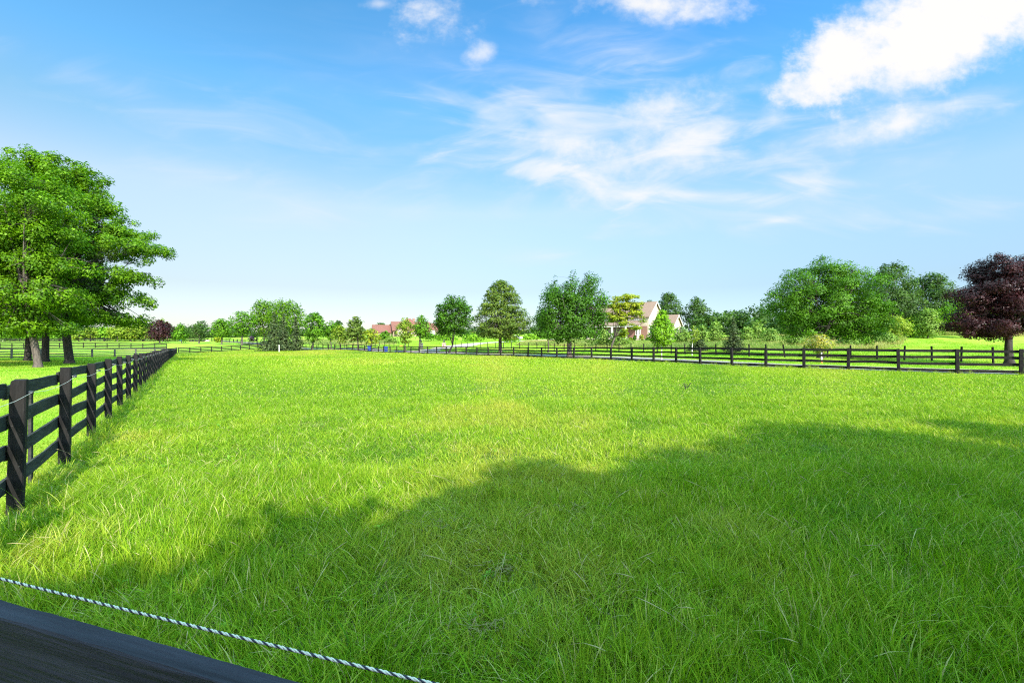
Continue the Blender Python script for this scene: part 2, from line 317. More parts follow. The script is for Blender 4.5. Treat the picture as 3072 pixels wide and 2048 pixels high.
LAST = {}
def foliage(name, V, tint, m):
    me = np_mesh(name, V, len(V) // 4, 4, m, {'tint': tint}, smooth=True)
    me.normals_split_custom_set_from_vertices(LAST['n'].astype(np.float32))
    return me
def leaves(C, R, nper, size, R_, flat=.75, up=.5, elong=1.0, outward=None, tint0=None, thin=.5, mode='leaf'):
    """leaf shaped quads spread through clumps C (k,3) with radii R"""
    k = len(C)
    cnt = np.maximum(3, (nper * (R / R.mean()) ** 2)).astype(int)
    ci = np.repeat(np.arange(k), cnt); n = len(ci)
    d = R_.normal(size=(n, 3)); d /= np.linalg.norm(d, axis=1)[:, None]
    rr = R_.random(n) ** .45
    P = C[ci] + d * (rr * R[ci])[:, None] * np.array([1, 1, flat])
    sn = d * .8 + np.array([0, 0, .25])
    if outward is not None: sn = sn + outward[ci] * .45
    nrm = sn * .8 + R_.normal(size=(n, 3)) * .45 + np.array([0, 0, up * .4])
    nrm /= np.linalg.norm(nrm, axis=1)[:, None]
    sn = sn + nrm * .55; sn /= np.linalg.norm(sn, axis=1)[:, None] + 1e-9
    nrm *= np.where((nrm * sn).sum(1) < 0, -1, 1)[:, None]
    ax = R_.normal(size=(n, 3))
    if mode == 'spruce':
        ax = outward[ci] * 1.2 + np.array([0, 0, -.25]) + R_.normal(size=(n, 3)) * .5
    ax -= nrm * (ax * nrm).sum(1)[:, None]; ax /= np.linalg.norm(ax, axis=1)[:, None] + 1e-9
    sd = np.cross(nrm, ax)
    s = size * (.6 + .8 * R_.random(n))
    L = (s * elong)[:, None]; Wd = (s * thin)[:, None]
    V = np.empty((n, 4, 3))
    V[:, 0] = P - ax * L * .5
    V[:, 3] = P + sd * Wd * .5 + nrm * Wd * .18 - ax * L * .05
    V[:, 2] = P + ax * L * .5 - nrm * L * .12
    V[:, 1] = P - sd * Wd * .5 + nrm * Wd * .18 - ax * L * .05
    t0 = R_.random(k) if tint0 is None else tint0
    tint = np.clip(.62 * t0[ci] + .38 * R_.random(n) + .05 * R_.normal(size=n), 0, 1)
    LAST['n'] = np.repeat(sn, 4, axis=0)
    return V.reshape(-1, 3), np.repeat(tint, 4)

def crown_pts(n, shape, r, h0, h1, R_, irr=.16, inner=.4, dens=1.0):
    """clump centres: biased to the outside of a lumpy envelope"""
    pts = []; ph = R_.random(12) * 6.28
    tries = 0; md = .62 * r * (3.2 / max(n, 8)) ** (1 / 3) * dens
    while len(pts) < n and tries < n * 60:
        tries += 1
        t = R_.random(); rr = float(shape_r(shape, t))
        if R_.random() > rr: continue
        a = R_.random() * 6.283
        lump = 1 + irr * (math.sin(2 * a + ph[0] + 3 * t) + math.sin(3 * a + ph[1] - 5 * t) + .8 * math.sin(5 * a + ph[2] + 7 * t)) / 1.7
        q = R_.random() ** inner
        p = (r * rr * lump * q * math.cos(a), r * rr * lump * q * math.sin(a), h0 + t * (h1 - h0))
        if all((p[0] - b[0]) ** 2 + (p[1] - b[1]) ** 2 + 1.3 * (p[2] - b[2]) ** 2 > md * md for b in pts): pts.append(p)
        elif tries > n * 30: md *= .97
    return np.array(pts)

def make_tree(name, label, group, px, Y, top, bot, hw, shape, leaf, seed, size=.0036, tpx=None, trunk=.5, nclump=70, cover=5.0, bark='bark', cat='tree',
              flat=.75, up=.5, fork=None, irr=.16, thin=.6, elong=1.1, limbs=7, clump=1.0, sprouts=10, xyz=None, tops=None, yellow_low=False, depthx=1.0, inner=.4, lobes=None, fill=.5):
    R_ = np.random.default_rng(seed)
    if xyz: X, Y, ztop, zbot, r, g = xyz
    else:
        X = at(tpx if tpx is not None else px, Y); g = g1(X, Y)
        ztop = hgt(top, Y); zbot = max(hgt(bot, Y), g + .05); r = hw * Y / F
    dx = 0 if (tpx is None or xyz) else at(px, Y) - X
    H = ztop - g; h0 = zbot - g
    root = empty(name, (X, Y, g), label, cat, group)
    vr = clump * r * 1.15 / nclump ** (1 / 3) * 1.25
    C = crown_pts(nclump, shape, max(r - vr * .55, r * .5), h0 + vr * flat * .5, H - vr * flat * .5, R_, irr=irr, inner=inner)
    C[:, 1] *= depthx
    if lobes:
        lb = np.array([((a - px) * Y / F, hgt(b, Y) - g, c * Y / F, d * Y / F) for a, b, c, d in lobes]); wgt = (lb[:, 2] * lb[:, 3]) ** .8; wgt /= wgt.sum()
        vr = clump * 1.36 * math.sqrt((lb[:, 2] * lb[:, 3]).sum()) / nclump ** .42; pts = []; tries = 0; md = vr * .6
        while len(pts) < nclump and tries < nclump * 40:
            tries += 1; l = lb[R_.choice(len(lb), p=wgt)]
            v = R_.normal(size=3); v /= np.linalg.norm(v); q = R_.random() ** .45; rd = max(.6 * l[2], .55 * r * math.sqrt(max(.05, 1 - min(1, abs(l[0]) / r) ** 2)))
            c = np.array([l[0] + v[0] * q * max(l[2] - vr * .6, .3 * l[2]), v[1] * q * rd, l[1] + v[2] * q * max(l[3] - vr * flat * .6, .3 * l[3])])
            if all(((c - b) ** 2 * (1, 1, 1.6)).sum() > md * md for b in pts): pts.append(c)
            elif tries > nclump * 15: md *= .985
        C = np.array(pts)
    R = vr * (.65 + .7 * R_.random(len(C)))
    # small sprays that break the outline
    if sprouts:
        t = R_.random(sprouts * 3) ** .7; a = R_.random(sprouts * 3) * 6.283
        rr = shape_r(shape, t) * r * (.93 + .12 * R_.random(sprouts * 3))
        Sp = np.c_[rr * np.cos(a), rr * np.sin(a) * depthx, h0 + t * (H - h0)]
        if lobes:
            li = R_.choice(len(lb), size=len(t), p=wgt); th = R_.random(len(t)) * 6.283; k_ = .80 + .24 * R_.random(len(t))
            Sp = np.c_[lb[li, 0] + np.cos(th) * k_ * lb[li, 2], R_.normal(size=len(t)) * .13 * r, lb[li, 1] + np.sin(th) * k_ * lb[li, 3]]
            Sp = Sp[Sp[:, 2] > h0 - .15 * r]
            Sp = Sp[[bool((((C - s_) ** 2).sum(1)).min() < (1.15 * vr) ** 2) for s_ in Sp]]
        C = np.r_[C, Sp]; R = np.r_[R, vr * (.28 + .25 * R_.random(len(Sp)))]
    if tops is not None:   # upright tips on the skyline: (x offset fraction, height fraction, radius fraction)
        for tx, th, tr in tops:
            for q in np.linspace(0, 1, 4):
                C = np.r_[C, [[tx * r, R_.normal() * .1 * r, (th - (1 - q) * .16) * H]]]; R = np.r_[R, tr * r * (1.15 - .75 * q)]
    C[:, 0] += dx * (1 if lobes else np.clip(C[:, 2] / max(h0 + .3 * (H - h0), .1), 0, 1))
    cx = dx
    # looser foliage between the clumps
    kf = int(fill * len(C)); j_ = R_.integers(0, len(C), (2, kf)); q_ = R_.random((kf, 1)) * .7
    near = np.linalg.norm(C[j_[0]] - C[j_[1]], axis=1) < 1.1 * r
    C = np.r_[C, (C[j_[0]] * (1 - q_) + C[j_[1]] * q_)[near]]; R = np.r_[R, np.full(int(near.sum()), vr * .85)]
    nbr = len(R) - int(near.sum())
    out = C - np.array([cx, 0, h0 + .35 * (H - h0)]); out /= np.linalg.norm(out, axis=1)[:, None] + 1e-6
    ls = Y * size if not xyz else size
    A = 2 * r * (H - h0) * .75
    ntot = cover * A / (.5 * ls * ls * elong * thin * 1.25) * (1.5 if lobes else 1.25)
    mode = 'leaf'
    t0 = None
    if yellow_low == 'top':
        t0 = np.clip(R_.random(len(C)) * .5 + .6 * np.clip((C[:, 2] - h0) / (H - h0), 0, 1) - .05, 0, 1)
    V, tint = leaves(C, R, ntot / len(C), ls, R_, flat=flat, up=up, elong=elong, outward=out, thin=thin, tint0=t0)
    me = foliage('crown', V, tint, M[leaf])
    link('crown', me, root)
    # trunk and limbs
    mb = MB(); tr = trunk / 2
    if h0 > .15 or bark != 'none':
        fk = fork if fork is not None else h0 + .25 * (H - h0)
        lean = R_.normal(size=2) * .02 * H
        top_pt = Vector((cx * .3 + lean[0], lean[1], fk))
        mid = Vector((cx * .06 + lean[0] * .5, lean[1] * .5, fk * .5))
        pts = [Vector((0, 0, -.15)), Vector((0, 0, .08)), Vector((0, 0, .35)), mid, top_pt]
        rad = [tr * 1.55, tr * 1.35, tr * 1.05, tr * .92, tr * .78]
        mb.tube(pts, rad, n=10)
        nodes = [(top_pt, tr * .7)]
        for i in range(limbs):
            a = 6.283 * i / limbs + R_.normal() * .3; t = .35 + .55 * R_.random()
            rr = float(shape_r(shape, t)) * r * .48
            e = Vector((cx + rr * math.cos(a), rr * math.sin(a) * depthx, h0 + t * (H - h0)))
            if i == 0: e = Vector((cx, 0, h0 + .88 * (H - h0)))
            st = top_pt.lerp(mid, R_.random() * .25)
            c1 = st.lerp(e, .4) + Vector((0, 0, -.06 * H if i else 0)) + Vector(R_.normal(size=3) * .02 * r)
            path = []
            for q in np.linspace(0, 1, 6):
                path.append(st * (1 - q) ** 2 + c1 * 2 * q * (1 - q) + e * q * q)
            rd = [tr * (.42 * (1 - q) + .08) for q in np.linspace(0, 1, 6)]
            mb.tube(path, rd, n=6)
            for q in range(1, 6): nodes.append((path[q], rd[q]))
        npos = np.array([tuple(p) for p, _ in nodes]); nr = [q for _, q in nodes]
        for c, rc in zip(C[:nbr], R[:nbr]):
            dd = ((npos - c) ** 2).sum(1) + 2.0 * np.maximum(0, npos[:, 2] - c[2]) ** 2
            j = int(dd.argmin()); s = Vector(npos[j]); e = Vector(c)
            m_ = s.lerp(e, .5) + Vector((0, 0, .08 * (e - s).length)) + Vector(R_.normal(size=3) * .03 * r)
            r0 = max(min(nr[j] * .5, .035 * (e - s).length + .01), .008)
            mb.tube([s, m_, e], [r0, r0 * .7, r0 * .3], n=4)
        mb.build('trunk', M[bark] if bark != 'none' else M['bark_dark'], root, smooth=True)
    return root

def make_spruce(name, label, group, px, Y, top, bot, hw, seed, leaf='spruce', cover=6, size=.0036, cat='tree'):
    R_ = np.random.default_rng(seed)
    X = at(px, Y); g = g1(X, Y); ztop = hgt(top, Y); r = hw * Y / F; H = ztop - g; h0 = max(hgt(bot, Y) - g, .1)
    root = empty(name, (X, Y, g), label, cat, group)
    C = []; R = []
    nl = 20
    mb = MB(); mb.tube([(0, 0, -.1), (0, 0, H * .5), (0, 0, H * .98)], [.022 * H, .013 * H, .003 * H], n=8)
    for i in range(nl):
        t = (i / (nl - 1)) ** .9; z = h0 + t * (H - h0) * .97
        rr = r * float(shape_r('cone', t))
        nb = max(3, int(10 * (1 - t) + 4)); a0 = R_.random() * 6.28
        for b in range(nb):
            a = a0 + 6.283 * b / nb + R_.normal() * .15; ln = rr * (.78 + .3 * R_.random())
            droop = .22 * ln
            for q in np.linspace(.3, 1, max(2, int(4 * (1 - t)) + 2)):
                C.append((ln * q * math.cos(a), ln * q * math.sin(a), z - droop * q + .18 * droop * (q > .8) + .05 * H / nl * R_.normal()))
                R.append(.06 * H * (1.05 - .55 * q) * (1 - .6 * t) + .012 * H)
            mb.tube([(0, 0, z), (ln * .5 * math.cos(a), ln * .5 * math.sin(a), z - droop * .45), (ln * math.cos(a), ln * math.sin(a), z - droop * .9)], [.006 * H * (1 - t) + .01, .008, .004], n=4)
    C.append((0, 0, H * .985)); R.append(.015 * H)
    C = np.array(C); R = np.array(R)
    out = C * np.array([1, 1, 0]); out /= np.linalg.norm(out, axis=1)[:, None] + 1e-6
    ls = Y * size * 1.5
    ntot = cover * r * (H - h0) / (.5 * ls * ls * .3)
    V, tint = leaves(C, R, ntot / len(C), ls, R_, flat=.5, up=.9, elong=1.0, outward=out, thin=.3, mode='spruce')
    link('crown', foliage('crown', V, tint, M[leaf]), root)
    mb.build('trunk', M['bark_dark'], root, smooth=True)
    return root

# ------------------------------------------------------------------ camera, sun, world
cam = bpy.data.cameras.new('camera'); cam.lens = 16.0; cam.sensor_width = 36.0; cam.clip_end = 6000; cam.clip_start = .05
cam_o = bpy.data.objects.new('camera', cam); COL.objects.link(cam_o)
cam_o.location = (0, 0, CAMZ); cam_o.rotation_euler = (math.radians(90), 0, 0); cam.shift_y = (1024 - HOR) / 3072 * -1
S.camera = cam_o
EL = math.radians(35); SD = Vector((-.40, .917, 0)).normalized()   # horizontal direction the light travels
sun = bpy.data.lights.new('sun', 'SUN'); sun.energy = SUN_E; sun.angle = math.radians(.5); sun.color = (1.0, .955, .87)
sun_o = bpy.data.objects.new('sun', sun); COL.objects.link(sun_o)
sun_o.rotation_euler = Vector((SD.x * math.cos(EL), SD.y * math.cos(EL), -math.sin(EL))).to_track_quat('-Z', 'Y').to_euler()
sun_o.location = (20, -40, 40)

w = bpy.data.worlds.new('World'); S.world = w; w.use_nodes = True
N = w.node_tree.nodes; L = w.node_tree.links; N.clear()
def math_(op, a, b=None, c=None, clamp=False):
    n = N.new('ShaderNodeMath'); n.operation = op; n.use_clamp = clamp
    for i, v in enumerate((a, b, c)):
        if v is None: continue
        if isinstance(v, (int, float)): n.inputs[i].default_value = v
        else: L.new(v, n.inputs[i])
    return n.outputs[0]
tc = N.new('ShaderNodeTexCoord'); sep = N.new('ShaderNodeSeparateXYZ'); L.new(tc.outputs['Generated'], sep.inputs[0])
dx_, dy_, dz_ = sep.outputs
yy = math_('MAXIMUM', dy_, .08)
u_ = math_('DIVIDE', dx_, yy); v_ = math_('DIVIDE', dz_, yy)
sky = N.new('ShaderNodeTexSky'); sky.sky_type = 'NISHITA'; sky.sun_disc = False
sky.sun_elevation = EL; sky.sun_rotation = math.atan2(-SD.x, -SD.y)
sky.altitude = 200; sky.air_density = 1.0; sky.dust_density = .6; sky.ozone_density = 2.5
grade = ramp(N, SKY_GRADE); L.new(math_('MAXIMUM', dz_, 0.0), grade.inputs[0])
gm = N.new('ShaderNodeMix'); gm.data_type = 'RGBA'; gm.blend_type = 'MULTIPLY'; gm.inputs[0].default_value = 1; gm.clamp_result = False
L.new(sky.outputs[0], gm.inputs[6])
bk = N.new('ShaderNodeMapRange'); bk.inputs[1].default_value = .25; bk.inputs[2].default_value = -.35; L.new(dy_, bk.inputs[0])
gx = N.new('ShaderNodeMix'); gx.data_type = 'RGBA'; gx.clamp_result = False; L.new(bk.outputs[0], gx.inputs[0]); L.new(grade.outputs[0], gx.inputs[6]); gx.inputs[7].default_value = (1.15 * BACK_FILL, 1.05 * BACK_FILL, .85 * BACK_FILL, 1)
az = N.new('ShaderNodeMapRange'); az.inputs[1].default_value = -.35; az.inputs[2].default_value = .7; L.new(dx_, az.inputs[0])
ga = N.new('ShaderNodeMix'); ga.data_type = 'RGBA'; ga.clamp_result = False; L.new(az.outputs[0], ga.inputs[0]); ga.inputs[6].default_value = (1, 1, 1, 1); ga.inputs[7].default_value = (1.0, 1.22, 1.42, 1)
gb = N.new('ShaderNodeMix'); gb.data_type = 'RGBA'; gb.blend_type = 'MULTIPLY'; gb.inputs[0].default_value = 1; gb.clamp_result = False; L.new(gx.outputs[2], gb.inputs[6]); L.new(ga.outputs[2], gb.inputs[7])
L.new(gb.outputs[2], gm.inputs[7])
def cvec(sx, sy, rot=0.0):
    c, s = math.cos(rot), math.sin(rot)
    a = math_('ADD', math_('MULTIPLY', u_, c * sx), math_('MULTIPLY', v_, s * sx))
    b = math_('ADD', math_('MULTIPLY', u_, -s * sy), math_('MULTIPLY', v_, c * sy))
    k = N.new('ShaderNodeCombineXYZ'); L.new(a, k.inputs[0]); L.new(b, k.inputs[1]); return k.outputs[0]
def cnoise(vec, scale, detail=9, rough=.58, dist=0.0):
    n = N.new('ShaderNodeTexNoise'); n.inputs['Scale'].default_value = scale; n.inputs['Detail'].default_value = detail
    n.inputs['Roughness'].default_value = rough; n.inputs['Distortion'].default_value = dist
    L.new(vec, n.inputs[0]); return n.outputs[0]
puff = cnoise(cvec(1, 1.3), 8.0, 9, .52)
puff2 = cnoise(cvec(1, 1.2), 24.0, 8, .6)
wisp = cnoise(cvec(1, 3.2, math.radians(10)), 5.0, 7, .54, .7)
wisp2 = cnoise(cvec(1, 4.5, math.radians(-8)), 3.6, 7, .52, .9)
puff3 = cnoise(cvec(1, 1.2), 70.0, 6, .6)
pf = math_('ADD', math_('ADD', math_('MULTIPLY', math_('SUBTRACT', puff, .5), 2.2), math_('MULTIPLY', math_('SUBTRACT', puff2, .5), 1.3)), math_('MULTIPLY', math_('SUBTRACT', puff3, .5), .5))
wf = math_('MULTIPLY', math_('SUBTRACT', wisp, .5), 3.4)
wf2 = math_('MULTIPLY', math_('SUBTRACT', wisp2, .5), 3.4)
def sstep(x, a, b):
    n = N.new('ShaderNodeMapRange'); n.interpolation_type = 'SMOOTHSTEP'
    n.inputs[1].default_value = a; n.inputs[2].default_value = b; L.new(x, n.inputs[0]); return n.outputs[0]
clear = None; shade = None
for (cx, cy, rx, ry, rot, stg, kind, amp, soft) in CLOUDS:
    cu, cv = (cx - 1536) / F, (HOR - cy) / F; a = math.radians(rot); c, s = math.cos(a), math.sin(a)
    du = math_('SUBTRACT', u_, cu); dv = math_('SUBTRACT', v_, cv)
    p = math_('MULTIPLY', math_('ADD', math_('MULTIPLY', du, c), math_('MULTIPLY', dv, s)), F / rx)
    q = math_('MULTIPLY', math_('ADD', math_('MULTIPLY', du, -s), math_('MULTIPLY', dv, c)), F / ry)
    r = math_('SQRT', math_('ADD', math_('MULTIPLY', p, p), math_('MULTIPLY', q, q)))
    f = {'p': pf, 'w': wf, 'v': wf2}[kind]
    d = math_('ADD', math_('SUBTRACT', 1.0, r), math_('MULTIPLY', f, amp))
    d = math_('MULTIPLY', sstep(d, 0.0, soft), stg)
    inv = math_('SUBTRACT', 1.0, d)
    clear = inv if clear is None else math_('MULTIPLY', clear, inv)
front = sstep(dy_, .1, .3)
dens = math_('MULTIPLY', math_('SUBTRACT', 1.0, clear), front)
cc = ramp(N, [(0.0, (.80, .86, 1.0)), (.45, (.90, .93, 1.0)), (1, (1.0, .985, .965))]); L.new(dens, cc.inputs[0])
cs = N.new('ShaderNodeVectorMath'); cs.operation = 'SCALE'; cs.inputs['Scale'].default_value = CLOUD_L; L.new(cc.outputs[0], cs.inputs[0])
cm = N.new('ShaderNodeMix'); cm.data_type = 'RGBA'; cm.clamp_result = False
L.new(dens, cm.inputs[0]); L.new(gm.outputs[2], cm.inputs[6]); L.new(cs.outputs[0], cm.inputs[7])
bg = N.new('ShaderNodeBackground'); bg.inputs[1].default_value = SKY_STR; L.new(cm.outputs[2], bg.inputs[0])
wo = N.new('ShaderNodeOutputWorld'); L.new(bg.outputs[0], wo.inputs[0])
S.view_settings.view_transform = 'Standard'; S.view_settings.look = 'None'; S.view_settings.exposure = EXPO; S.view_settings.gamma = 1
S.cycles.max_bounces = 8; S.cycles.diffuse_bounces = 3; S.cycles.transmission_bounces = 4; S.cycles.glossy_bounces = 2
S.cycles.use_denoising = DENOISE; S.cycles.filter_width = 1.15

# ------------------------------------------------------------------ fence lines
def fline(z): return (-5.29 - .72 * (z - 4.84), z)                     # the long fence at the side of the paddock
LF = [fline(2.88 + 1.98 * i) for i in range(54)]
CORNER = LF[-1]
RPX = [3290, 3064, 2872.5, 2696.3, 2545, 2411.8, 2297.5, 2196, 2100.8, 2028, 1960.6, 1895, 1833, 1775, 1721.5, 1671, 1625, 1584, 1541, 1502, 1464.7, 1430.6, 1398.6, 1368, 1339.4, 1310,
       1283, 1257.7, 1233, 1212, 1190.7, 1170.5, 1151, 1135, 1113.7, 1094, 1076, 1058, 1041, 1022, 1004, 986, 969, 951, 934.7, 918, 902, 886, 870, 854, 838, 824, 810, 798, 785, 772, 759, 747, 735, 723, 711, 700, 689, 678, 667, 656, 645, 634]
HX = [3290, 3064, 2696, 2411, 2297, 2196, 2100, 2028, 1960, 1895, 1833, 1775, 1721, 1671, 1625, 1584, 1541, 1502, 1464, 1369, 1257, 1135, 1010, 918, 850, 778, 700, 632]
HH = [79, 73, 65.5, 58, 55.5, 52, 48.5, 45, 42.3, 39.6, 36.8, 34.5, 32.7, 31, 29.5, 28.2, 27, 26, 25, 23.2, 21, 18.6, 16.6, 15.3, 14.1, 12.2, 10.4, 9.3]
def rz(px): return F * 1.32 / float(np.interp(px, HX[::-1], HH[::-1]))
RF = [(at(p, rz(p)), rz(p)) for p in RPX]
RFa = np.array(RF)
icor = RPX.index(824)
FF = [(CORNER[0] + .35 + t * (RF[icor][0] - CORNER[0] - .6), CORNER[1] + t * (RF[icor][1] - CORNER[1])) for t in np.linspace(0, 1, 11)]
NX = [3200, 2980, 2713, 2552, 2247, 1857, 1611, 1365, 1139, 900, 782, 700, 622]
NH = [54, 49, 43, 40, 37.5, 27, 20.5, 18, 15.7, 13.2, 11, 9.6, 9]
def nz(px): return F * 1.3 / float(np.interp(px, NX[::-1], NH[::-1]))

def in_poly(x, y, poly):
    x = np.asarray(x); y = np.asarray(y); ins = np.zeros(x.shape, bool); n = len(poly)
    for i in range(n):
        x1, y1 = poly[i]; x2, y2 = poly[(i + 1) % n]
        c = ((y1 > y) != (y2 > y)) & (x < (x2 - x1) * (y - y1) / (y2 - y1 + 1e-12) + x1); ins ^= c
    return ins
FIELD = [(-1.9, .85), (-3.3, 2.2), LF[0], CORNER] + FF[1:-1] + [RF[i] for i in range(icor, -1, -1)] + [(42, 10), (25, -4), (1.6, -2.2), (.9, .3)]

# offset polyline of the road fence (outward = away from the field)
def offset(d):
    P = RFa; T = np.gradient(P, axis=0); T /= np.linalg.norm(T, axis=1)[:, None]
    nrm = np.c_[T[:, 1], -T[:, 0]]
    sgn = np.sign((nrm * (P - np.array([0, 40]))).sum(1)); nrm *= sgn[:, None]
    for _ in range(6): nrm[1:-1] = (nrm[:-2] + nrm[1:-1] + nrm[2:]) / 3
    nrm /= np.linalg.norm(nrm, axis=1)[:, None]
    return P + nrm * d

# ------------------------------------------------------------------ ground sheet, road, driveway
def ground():
    na = 200; rs = np.r_[0.0, np.geomspace(.6, 2500, 130)]
    th = np.linspace(0, 2 * np.pi, na, endpoint=False)
    X = np.r_[0, (rs[1:, None] * np.sin(th)).ravel()]; Y = np.r_[0, (rs[1:, None] * np.cos(th)).ravel()]
    Z = G(X, Y)
    far = np.clip((np.hypot(X, Y) - 700) / 1500, 0, 1); Z = Z * (1 - far) + 9 * far
    R2 = RFa; dmin = np.min(np.hypot(X[:, None] - R2[None, :, 0], Y[:, None] - R2[None, :, 1]), axis=1)
    fld = in_poly(X, Y, FIELD)
    lawn = np.where(fld, 0.0, 1.0); lawn[Y < 0] = .3
    faces = [(0, 1 + i, 1 + (i + 1) % na) for i in range(na)]
    nr = len(rs) - 1
    for j in range(nr - 1):
        for i in range(na):
            a = 1 + j * na + i; b = 1 + j * na + (i + 1) % na
            faces.append((a, a + na, b + na, b))
    me = bpy.data.meshes.new('ground'); me.from_pydata(np.c_[X, Y, Z].tolist(), [], faces)
    at_ = me.attributes.new('lawn', 'FLOAT', 'POINT'); at_.data.foreach_set('value', lawn.astype(np.float32))
    me.polygons.foreach_set('use_smooth', np.ones(len(faces), bool))
    m, nt, N, L = mat('turf ground')
    a = N.new('ShaderNodeAttribute'); a.attribute_name = 'lawn'
    tc = N.new('ShaderNodeTexCoord')
    n1 = N.new('ShaderNodeTexNoise'); n1.inputs['Scale'].default_value = .35; n1.inputs['Detail'].default_value = 8; n1.inputs['Roughness'].default_value = .65; L.new(tc.outputs['Object'], n1.inputs[0])
    n2 = N.new('ShaderNodeTexNoise'); n2.inputs['Scale'].default_value = 7; n2.inputs['Detail'].default_value = 6; L.new(tc.outputs['Object'], n2.inputs[0])
    r1 = ramp(N, [(.3, (.030, .055, .008)), (.5, (.05, .085, .012)), (.7, (.10, .11, .03))]); L.new(n2.outputs[0], r1.inputs[0])
    r2 = ramp(N, [(.28, (.12, .25, .016)), (.5, (.19, .31, .022)), (.72, (.29, .33, .05))]); L.new(n1.outputs[0], r2.inputs[0])
    mx = N.new('ShaderNodeMix'); mx.data_type = 'RGBA'; L.new(a.outputs['Fac'], mx.inputs[0]); L.new(r1.outputs[0], mx.inputs[6]); L.new(r2.outputs[0], mx.inputs[7])
    b = N.new('ShaderNodeBsdfPrincipled'); b.inputs['Roughness'].default_value = 1; b.inputs['Specular IOR Level'].default_value = .1; L.new(mx.outputs[2], b.inputs['Base Color'])
    bp = N.new('ShaderNodeBump'); bp.inputs['Strength'].default_value = .8; bp.inputs['Distance'].default_value = .06; L.new(n2.outputs[0], bp.inputs['Height']); L.new(bp.outputs[0], b.inputs['Normal'])
    o = N.new('ShaderNodeOutputMaterial'); L.new(b.outputs[0], o.inputs[0])
    me.materials.append(m)
    tag(link('ground', me), kind='structure')
ground()
def strip(name, A, B, lift, m, nsub=4):
    A = np.array(A); B = np.array(B)
    def dens(P):
        t = np.arange(len(P)); tt = np.linspace(0, len(P) - 1, (len(P) - 1) * 3 + 1)
        return np.c_[np.interp(tt, t, P[:, 0]), np.interp(tt, t, P[:, 1])]
    A = dens(A); B = dens(B); rows = []
    for q in np.linspace(0, 1, nsub + 1): rows.append(A * (1 - q) + B * q)
    P = np.stack(rows, 1); n = len(A); k = nsub + 1
    Z = G(P[..., 0], P[..., 1]) + lift
    V = np.c_[P.reshape(-1, 2), Z.ravel()]
    f = [(i * k + j, i * k + j + 1, (i + 1) * k + j + 1, (i + 1) * k + j) for i in range(n - 1) for j in range(nsub)]
    me = bpy.data.meshes.new(name); me.from_pydata(V.tolist(), [], f); me.materials.append(m)
    return tag(link(name, me), kind='structure')
O0, O1, O2 = offset(.35), offset(4.6), offset(5.15)
strip('road', O0, O1, .035, M['road'])
strip('road_verge', O1 * 1.0, O2, .03, M['verge'], 1)
# concrete driveway climbing from the road to the cream house
dl = [(1258, 92), (1310, 98), (1375, 104), (1440, 112), (1560, 122), (1640, 128), (1740, 132)]
dw = [7.5, 4.5, 7.5, 4.5, 3.2, 3, 3]
P = np.array([(at(p, z), z) for p, z in dl]); T = np.gradient(P, axis=0); T /= np.linalg.norm(T, axis=1)[:, None]; Nn = np.c_[-T[:, 1], T[:, 0]]
strip('driveway', P + Nn * np.array(dw)[:, None] / 2, P - Nn * np.array(dw)[:, None] / 2, .05, M['drive'], 3)

# ------------------------------------------------------------------ board fences
def board(p, q, h, bh, bt, side, R_, extra=.05, seg=6, sag=.02):
    """one plank from p to q at heights h above the ground of each end, offset sideways, a little warped"""
    mb = MB(); d = Vector((q[0] - p[0], q[1] - p[1], 0)); ln = d.length; d /= ln; nn = Vector((-d.y, d.x, 0))
    z0, z1 = p[2] + h, q[2] + h; vs = []; fs = []
    s1, s2 = R_.normal() * sag, R_.normal() * sag * .6; j0, j1 = R_.normal() * .012, R_.normal() * .012; jit = R_.normal() * .004
    for i in range(seg + 1):
        t = i / seg; c = Vector((p[0], p[1], 0)) + d * (ln * (t * (1 + 2 * extra / ln) - extra / ln)) + nn * (side + jit + s2 * math.sin(math.pi * t) * .5)
        z = z0 * (1 - t) + z1 * t + j0 * (1 - t) + j1 * t + s1 * math.sin(math.pi * t)
        e = R_.normal(size=4) * .0035
        for k, (a, b) in enumerate(((-.5, -.5), (.5, -.5), (.5, .5), (-.5, .5))):
            vs.append(c + nn * (a * bt) + Vector((0, 0, z + b * bh + e[k])))
    for i in range(seg):
        for k in range(4): fs.append((i * 4 + k, i * 4 + (k + 1) % 4, (i + 1) * 4 + (k + 1) % 4, (i + 1) * 4 + k))
    fs += [(3, 2, 1, 0), tuple(seg * 4 + k for k in range(4))]
    return vs, fs
